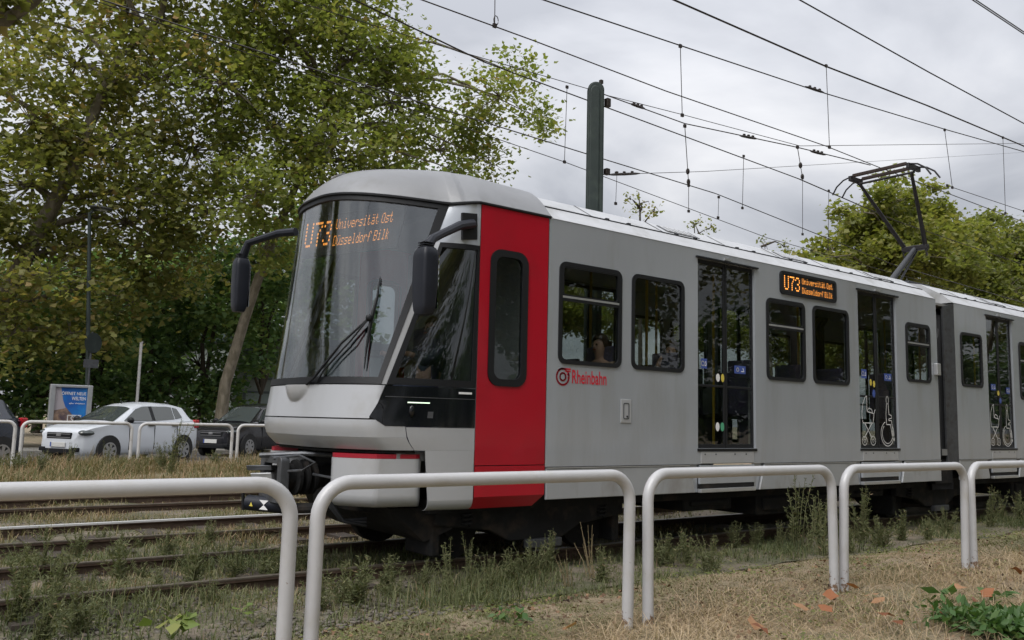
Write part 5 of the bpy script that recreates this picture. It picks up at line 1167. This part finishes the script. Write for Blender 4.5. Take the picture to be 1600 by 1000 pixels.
# ---- grasses
def pn(x, y, s=1.0, o=0):
    return .5 + .25 * np.sin(x * 1.7 * s + 2.3 * np.sin(y * 1.1 * s + o)) + .25 * np.sin(y * 2.3 * s + 1.9 * np.sin(x * .9 * s + o * 2 + 1))
def gzv(y): return np.interp(y, [-200, 5.2, 6.0, 15.9, 17.2, 19.6, 20.2, 23.4, 23.8, 300], [-.05, -.05, -.14, -.14, -.10, -.08, 0, 0, -.12, -.12])
def blades(name, n, xr, yr, h, wd, lean, mt, t0=.5, tv=.2, clump=None, label=None, xpow=1.0, tnoise=.25, thr=0):
    x = xr[0] + (xr[1] - xr[0]) * rng.uniform(0, 1, n) ** xpow; y = rng.uniform(*yr, n)
    if thr: k = pn(x, y, clump or 1, 3) + rng.uniform(-.25, .25, n) > thr; x, y = x[k], y[k]; n = len(x)
    z = gzv(y) + .022 * np.sin(x * 2.1 + 1.3 * y) + .016 * np.sin(3.7 * y - 1.9 * x + 1) - .015
    hh = rng.uniform(h[0], h[1], n) * (.5 + .9 * pn(x, y, 1.3, 1)); a = rng.uniform(0, 2 * np.pi, n)
    ln = np.abs(rng.normal(0, lean, n)); dx, dy = np.cos(a), np.sin(a); sx, sy = -dy, dx; w = wd * rng.uniform(.6, 1.3, n)
    b = np.stack([x, y, z], 1); side = np.stack([sx, sy, 0 * x], 1) * w[:, None]
    c1 = b + np.stack([dx * ln * hh * .4, dy * ln * hh * .4, hh * .6], 1); zt = np.maximum(hh * (1.0 - .35 * ln), .03)
    c2 = b + np.stack([dx * ln * hh * 1.1, dy * ln * hh * 1.1, zt], 1)
    v = np.stack([b - side, b + side, c1 + side * .7, c1 - side * .7, c2], 1).reshape(-1, 3)
    i = np.arange(n)[:, None, None] * 5; t = (i + np.array([(0, 1, 2), (0, 2, 3), (3, 2, 4)])[None]).reshape(-1, 3)
    tone = np.clip(t0 + rng.normal(0, tv, n) + tnoise * (pn(x, y, .8, 5) - .5) * 2, 0, 1)
    o = np_mesh(name, v, t, np.repeat(tone, 5), mt); tag(o, label, 'grass', kind='stuff'); return o
M['straw'] = leafmat('dry_straw', [(0, (0.117, 0.142, 0.049)), (.28, (0.204, 0.168, 0.097)), (.6, (0.351, 0.259, 0.163)), (1, (0.489, 0.382, 0.259))], .2, .8)
M['mat'] = leafmat('low_mat', [(0, (0.114, 0.128, 0.051)), (.4, (0.201, 0.182, 0.097)), (.7, (0.288, 0.221, 0.151)), (1, (0.403, 0.295, 0.208))], .2, .8)
M['weed'] = leafmat('track_weed', [(0, (0.052, 0.069, 0.030)), (.5, (0.113, 0.129, 0.055)), (.85, (0.178, 0.175, 0.090)), (1, (0.299, 0.218, 0.138))], .25, .7)
M['bank'] = leafmat('bank_grass', [(0, (0.086, 0.103, 0.034)), (.35, (0.161, 0.149, 0.071)), (.7, (0.282, 0.213, 0.127)), (1, (0.345, 0.224, 0.144))], .2, .8)
blades('straw_grass', 95000, (2.5, 20), (2.3, 4.9), (.025, .085), .0032, 2.4, M['straw'], .46, .22, tnoise=.42, clump=1.4, thr=.22, label='dry straw-coloured grass around the railing posts', xpow=1.3)
blades('straw_grass', 9000, (4, 18), (2.3, 4.6), (.08, .20), .0022, 2.6, M['straw'], .78, .15, label='longer pale straws standing in the dry grass', xpow=1.2)
blades('ground_mat', 120000, (1, 24), (4.4, 6.9), (.012, .05), .006, 1.8, M['mat'], .48, .18, tnoise=.4, label='low olive and brown ground cover between railing and track', xpow=1.3)
blades('track_grass', 42000, (-1, 24), (5.9, 7.5), (.05, .17), .0045, .9, M['weed'], .42, .25, clump=1.7, thr=.55, label='dark green grass along the near rail')
blades('track_grass', 70000, (-3, 10), (7.5, 16), (.05, .18), .005, 1.1, M['bank'], .38, .22, clump=.9, thr=.40, label='sparse dry grass between the rails')
blades('track_grass', 32000, (-2, 6), (5.6, 10.5), (.06, .22), .004, .9, M['weed'], .5, .2, clump=1.1, thr=.5, label='green tufts between the rails at the left')
blades('bank_grass', 42000, (0, 14), (16.5, 23.6), (.12, .46), .008, 1.0, M['bank'], .48, .28, clump=.7, thr=.28, label='tall dry grass on the bank below the far railing')
blades('bank_grass', 8000, (8, 26), (9.6, 16), (.08, .3), .007, .6, M['bank'], .4, .2, clump=.9, thr=.3, label='grass behind the tram seen below its floor')
# small round leaves in the ground cover
n = 42000; x = 1.5 + 22 * rng.uniform(0, 1, n) ** 1.4; y = rng.uniform(2.6, 7.3, n); k = pn(x, y, 1.1, 2) + rng.uniform(-.12, .12, n) > .52; x, y = x[k], y[k]
P = np.stack([x, y, gzv(y) + .012 + rng.uniform(0, .025, len(x))], 1); v, f, tn = leaves(P, rng.uniform(.02, .05, len(x)), np.clip(rng.normal(.6, .2, len(x)), 0, 1), ST, SF, up=2.2, hang=-.1)
M['clover'] = leafmat('small_leaves', [(0, (0.065, 0.098, 0.026)), (.6, (0.143, 0.163, 0.046)), (1, (0.221, 0.208, 0.078))], .25, .6)
o = np_mesh('ground_leaves', v, f, tn, M['clover']); tag(o, 'small yellow-green leaves in the ground cover', 'ground cover', kind='stuff')
n = 5000; x = 2.5 + 17 * rng.uniform(0, 1, n) ** 1.3; y = rng.uniform(2.4, 5.6, n); k = pn(x, y, 1.6, 7) > .42; x, y = x[k], y[k]
P = np.stack([x, y, gzv(y) + .02 + rng.uniform(0, .03, len(x))], 1); v, f, tn = leaves(P, rng.uniform(.015, .045, len(x)), np.clip(rng.normal(.45, .25, len(x)), 0, 1), LT, LF, up=1.4, hang=0)
M['litter'] = leafmat('leaf_litter', [(0, (.045, .028, .018)), (.5, (.12, .07, .04)), (1, (.28, .17, .10))], .1, .8)
o = np_mesh('leaf_litter', v, f, tn, M['litter']); tag(o, 'crumbled brown leaf litter in the dry grass', 'litter', kind='stuff')
# stones
n = 3600; near_ = rng.uniform(0, 1, n) < .5; x = np.where(near_, rng.uniform(-1, 4.6, n), rng.uniform(-1, 14, n)); y = np.where(near_, rng.uniform(5.5, 7.3, n), rng.uniform(7.5, 13.5, n)); tet = np.array([(1, 0, -.4), (-.5, .8, -.3), (-.5, -.8, -.4), (.6, .6, .35), (-.8, 0, .45), (.4, -.7, .4)])
tf = np.array([(0, 3, 5), (0, 1, 3), (1, 4, 3), (1, 2, 4), (2, 5, 4), (2, 0, 5), (3, 4, 5), (0, 2, 1)])
jit = rng.normal(0, .16, (n, 6, 3)); sz = rng.uniform(.012, .034, n); v = (tet[None] + jit) * sz[:, None, None]; v[:, :, 2] *= .75
v += np.stack([x, y, gzv(y) + .022 + .022 * np.sin(x * 2.1 + 1.3 * y)], 1)[:, None]
o = np_mesh('ballast', v.reshape(-1, 3), (np.arange(n)[:, None, None] * 6 + tf[None]).reshape(-1, 3), np.zeros(n * 6), M['stone']); tag(o, 'grey and brown ballast stones lying between the rails', 'ballast', kind='stuff')

# ---- weeds
def weed_mesh(h, nst, spread, leafn, ls, mt, seedy=False):
    V, F, Tn = [], [], []; off = 0; mbv = MB()
    for s in range(nst):
        a = random.uniform(0, 6.28); r = random.uniform(0, spread); bx_, by_ = .3 * r * math.cos(a), .3 * r * math.sin(a); hh = h * random.uniform(.5, 1.05)
        tip = Vector((r * math.cos(a), r * math.sin(a), hh)); b = Vector((bx_, by_, -.03)); md = b.lerp(tip, .5) + Vector((-.2 * r * math.cos(a), -.2 * r * math.sin(a), .05 * h))
        mbv.tube([b, md, tip], [.004, .0035, .0015], 4, cap=False)
        t = rng.uniform(.12, 1, leafn); P = np.array([tuple((b.lerp(md, 2 * q) if q < .5 else md.lerp(tip, 2 * q - 1))) for q in t])
        dirs = rng.normal(size=(leafn, 3)); dirs[:, 2] = np.abs(dirs[:, 2]) * .8 + .25; dirs /= np.linalg.norm(dirs, axis=1)[:, None]
        nn = np.cross(dirs, rng.normal(size=(leafn, 3))); nn /= np.linalg.norm(nn, axis=1)[:, None]; sz = ls * rng.uniform(.6, 1.2, leafn) * (1.15 - .6 * t)
        tm = ST if not seedy else ST * np.array([1, .5, 1])
        v = P[:, None] + sz[:, None, None] * (nn[:, None] * tm[None, :, :1] * .45 + dirs[:, None] * tm[None, :, 1:2])
        V.append(v.reshape(-1, 3)); F.append((np.arange(leafn)[:, None, None] * 4 + SF[None]).reshape(-1, 3) + off); off += leafn * 4; Tn.append(np.repeat(np.clip(rng.normal(.55 if not seedy else .9, .18, leafn), 0, 1), 4))
    sv_ = np.array(mbv.v); fq = np.array([q for q in mbv.f if len(q) == 4]); tri = np.concatenate([fq[:, [0, 1, 2]], fq[:, [0, 2, 3]]]) + off
    V.append(sv_); F.append(tri); Tn.append(np.full(len(sv_), .75 if not seedy else .95))
    return np.concatenate(V), np.concatenate(F), np.concatenate(Tn)
protos = []
for (h, ns, sp, ln, ls, seedy) in ((.46, 15, .17, 52, .07, 0), (.62, 11, .18, 60, .065, 0), (.32, 20, .22, 34, .06, 0), (.70, 8, .15, 56, .06, 0), (.55, 7, .13, 18, .05, 1)):
    v, f, tn = weed_mesh(h, ns, sp, ln, ls, None, seedy); protos.append(np_mesh('weed_plant', v, f, tn, M['weed']))
spots = []
random.seed(11)
for px, py, k, sc in ((560, 880, 0, 1.1), (545, 900, 2, 1.2), (600, 885, 0, .9), (500, 905, 2, 1.1), (705, 850, 3, .8), (735, 845, 3, .8), (770, 855, 1, .8), (800, 850, 0, .8), (830, 855, 2, 1), (860, 850, 0, .8), (890, 845, 4, 1.1), (925, 845, 4, 1.2), (940, 840, 0, .9), (660, 870, 2, .9), (620, 885, 2, .8), (1110, 830, 2, 1), (1150, 830, 0, .9), (1180, 825, 0, 1), (1215, 825, 1, .9), (1245, 830, 3, 1.25), (1265, 825, 3, 1.3), (1285, 825, 1, 1.1), (1345, 815, 1, 1.1), (1330, 815, 0, 1), (1375, 815, 2, 1.1), (1410, 808, 0, 1), (1450, 800, 0, .9), (1480, 795, 2, 1.1), (1545, 790, 1, 1), (1570, 785, 3, 1), (1595, 785, 0, 1), (1040, 835, 2, 1), (1075, 835, 0, .8), (30, 935, 0, 1.3), (80, 950, 2, 1.3), (140, 930, 2, 1.2), (190, 915, 0, 1), (250, 930, 2, 1.2), (300, 920, 0, .9), (20, 975, 0, 1.2), (370, 900, 2, 1), (420, 900, 2, 1), (260, 870, 2, .9), (330, 855, 0, .7), (180, 880, 2, .9), (60, 905, 2, .9), (110, 900, 2, .8), (220, 900, 2, .8), (290, 890, 2, .8), (350, 880, 2, .8), (400, 872, 2, .7), (30, 890, 2, .9), (120, 868, 2, .8), (220, 855, 2, .7), (300, 845, 2, .6), (380, 838, 2, .6), (70, 855, 2, .7), (160, 845, 2, .6), (440, 885, 0, .7), (470, 890, 2, .9), (330, 945, 2, .8), (120, 985, 2, 1), (60, 1010, 0, 1)):
    Yw = random.uniform(6.0, 6.95) if px > 480 else 0
    q = at(px, 850, Yw) if px > 480 else atz(px, py, -.12); spots.append((q.x, q.y, k, sc))
for px, py, k, sc in ((265, 745, 3, 1.5), (255, 740, 1, 1.4), (60, 745, 0, 1.4), (30, 740, 2, 1.6), (130, 738, 4, 1.6), (165, 740, 3, 1.3), (340, 735, 0, 1.2), (300, 738, 4, 1.5), (105, 735, 1, 1.2), (375, 735, 2, 1.2)):
    q = atz(px, py, -.02); q = q * (1.0); spots.append((q.x, min(q.y, 22.6), k, sc))
used = set()
for (x, y, k, sc) in spots:
    if k in used: o = protos[k].copy(); scene.collection.objects.link(o)
    else: o = protos[k]; used.add(k)
    o.location = (x, y, float(gzv(np.array(y)))); sc *= random.uniform(.75, 1.2); o.scale = (sc * random.uniform(.8, 1.25), sc, sc * random.uniform(.7, 1.15)); o.rotation_euler = (random.uniform(-.22, .22), random.uniform(-.22, .22), random.uniform(0, 6.28))
    if y > 14: tag(o, 'leafy weed growing in the dry grass in front of the far railing', 'weed', 'weeds below the far railing')
    elif k == 4: tag(o, 'dry brown seed-head weed in front of the tram wheels', 'weed', 'dry weeds by the tram wheels')
    elif x < 3.2: tag(o, 'green weed among the rails left of the tram', 'weed', 'weeds among the rails at the left')
    else: tag(o, 'green weed growing along the rail beside the tram', 'weed', 'weeds along the near rail')
# broad-leaved plants
def broad(name, label, px, py, z, nl, ls, spread, mt, up=1.2, tm=LT, fc=LF):
    c = atz(px, py, z); P = np.stack([rng.normal(0, spread, nl), rng.normal(0, spread, nl), rng.uniform(.03, .12, nl)], 1)
    v, f, tn = leaves(P, ls * rng.uniform(.6, 1.2, nl), np.clip(rng.normal(.55, .2, nl), 0, 1), tm, fc, up=up, hang=-.2)
    n0 = len(v); kk = len(tm); rt = np.array([[0, 0, -.03], [.006, 0, -.03]]); v = np.concatenate([v, rt]); f = np.concatenate([f, np.stack([np.full(nl, n0), np.full(nl, n0 + 1), np.arange(nl) * kk], 1)]); tn = np.concatenate([tn, [.3, .3]]); o = np_mesh(name, v, f, tn, mt); o.location = c; tag(o, label, 'plant'); return o
M['lime'] = leafmat('broad_pale_leaves', [(0, (0.085, 0.136, 0.030)), (.6, (0.170, 0.221, 0.060)), (1, (0.289, 0.255, 0.068))], .3, .5)
M['lush'] = leafmat('lush_grass_leaves', [(0, (0.028, 0.066, 0.017)), (.6, (0.061, 0.127, 0.033)), (1, (0.110, 0.165, 0.055))], .3, .5)
broad('maple_seedling', 'pale green broad-leaved seedling at the bottom edge by the leftmost post', 268, 992, -.06, 16, .13, .10, M['lime'])
broad('maple_seedling', 'small yellow-green seedling right of the bottom-left seedling', 395, 968, -.06, 6, .08, .07, M['lime'])
broad('dandelion', 'lush green leaf patch in the bottom right corner', 1545, 985, -.05, 900, .10, .17, M['lush'], .5, ST, SF)
broad('dandelion', 'lush green leaf patch cut by the bottom right corner', 1600, 990, -.05, 700, .10, .15, M['lush'], .5, ST, SF)
broad('dandelion', 'small green rosette of long leaves above the bottom right patch', 1470, 945, -.05, 16, .16, .05, M['lush'], .7, ST, SF)
broad('dandelion', 'thin green rosette near the right edge', 1570, 945, -.05, 14, .12, .08, M['lush'], .7, ST, SF)
broad('dandelion', 'green rosette in the brown ground cover below the tram cab', 800, 975, -.05, 26, .09, .07, M['lush'], 1, ST, SF)
# fallen leaves
M['fallen'] = leafmat('fallen_leaf', [(0, (0.160, 0.056, 0.024)), (.5, (0.288, 0.112, 0.048)), (1, (0.360, 0.208, 0.112))], .2, .6)
fm = []
for k in range(3):
    tv_ = np.concatenate([LT * .13]); tv_ = tv_ - np.array([0, .065, 0]); tv_[:, 2] = rng.uniform(.0, .05, 6); fm.append(np_mesh('fallen_leaf', tv_, LF, np.full(6, (.15, .5, .9)[k]), M['fallen']))
fl_ = [(1297, 938, 1), (1387, 972, 0), (1187, 992, 0), (1290, 962, 1), (1405, 985, 0), (1545, 935, 1), (1375, 948, 2), (1250, 958, 2), (1520, 948, 0), (1330, 925, 1), (1362, 938, 2), (1500, 925, 2), (1180, 985, 2), (1460, 960, 1), (1590, 900, 0), (890, 990, 2)]
us = set()
for px, py, k in fl_:
    q = atz(px, py, -.01)
    if k in us: o = fm[k].copy(); scene.collection.objects.link(o)
    else: o = fm[k]; us.add(k)
    o.location = (q.x, q.y, .02); o.rotation_euler = (random.uniform(-.5, .5), random.uniform(-.5, .5), random.uniform(0, 6.28))
    tag(o, 'dry orange-brown leaf fallen on the straw by the railing', 'leaf', 'fallen leaves on the dry grass')
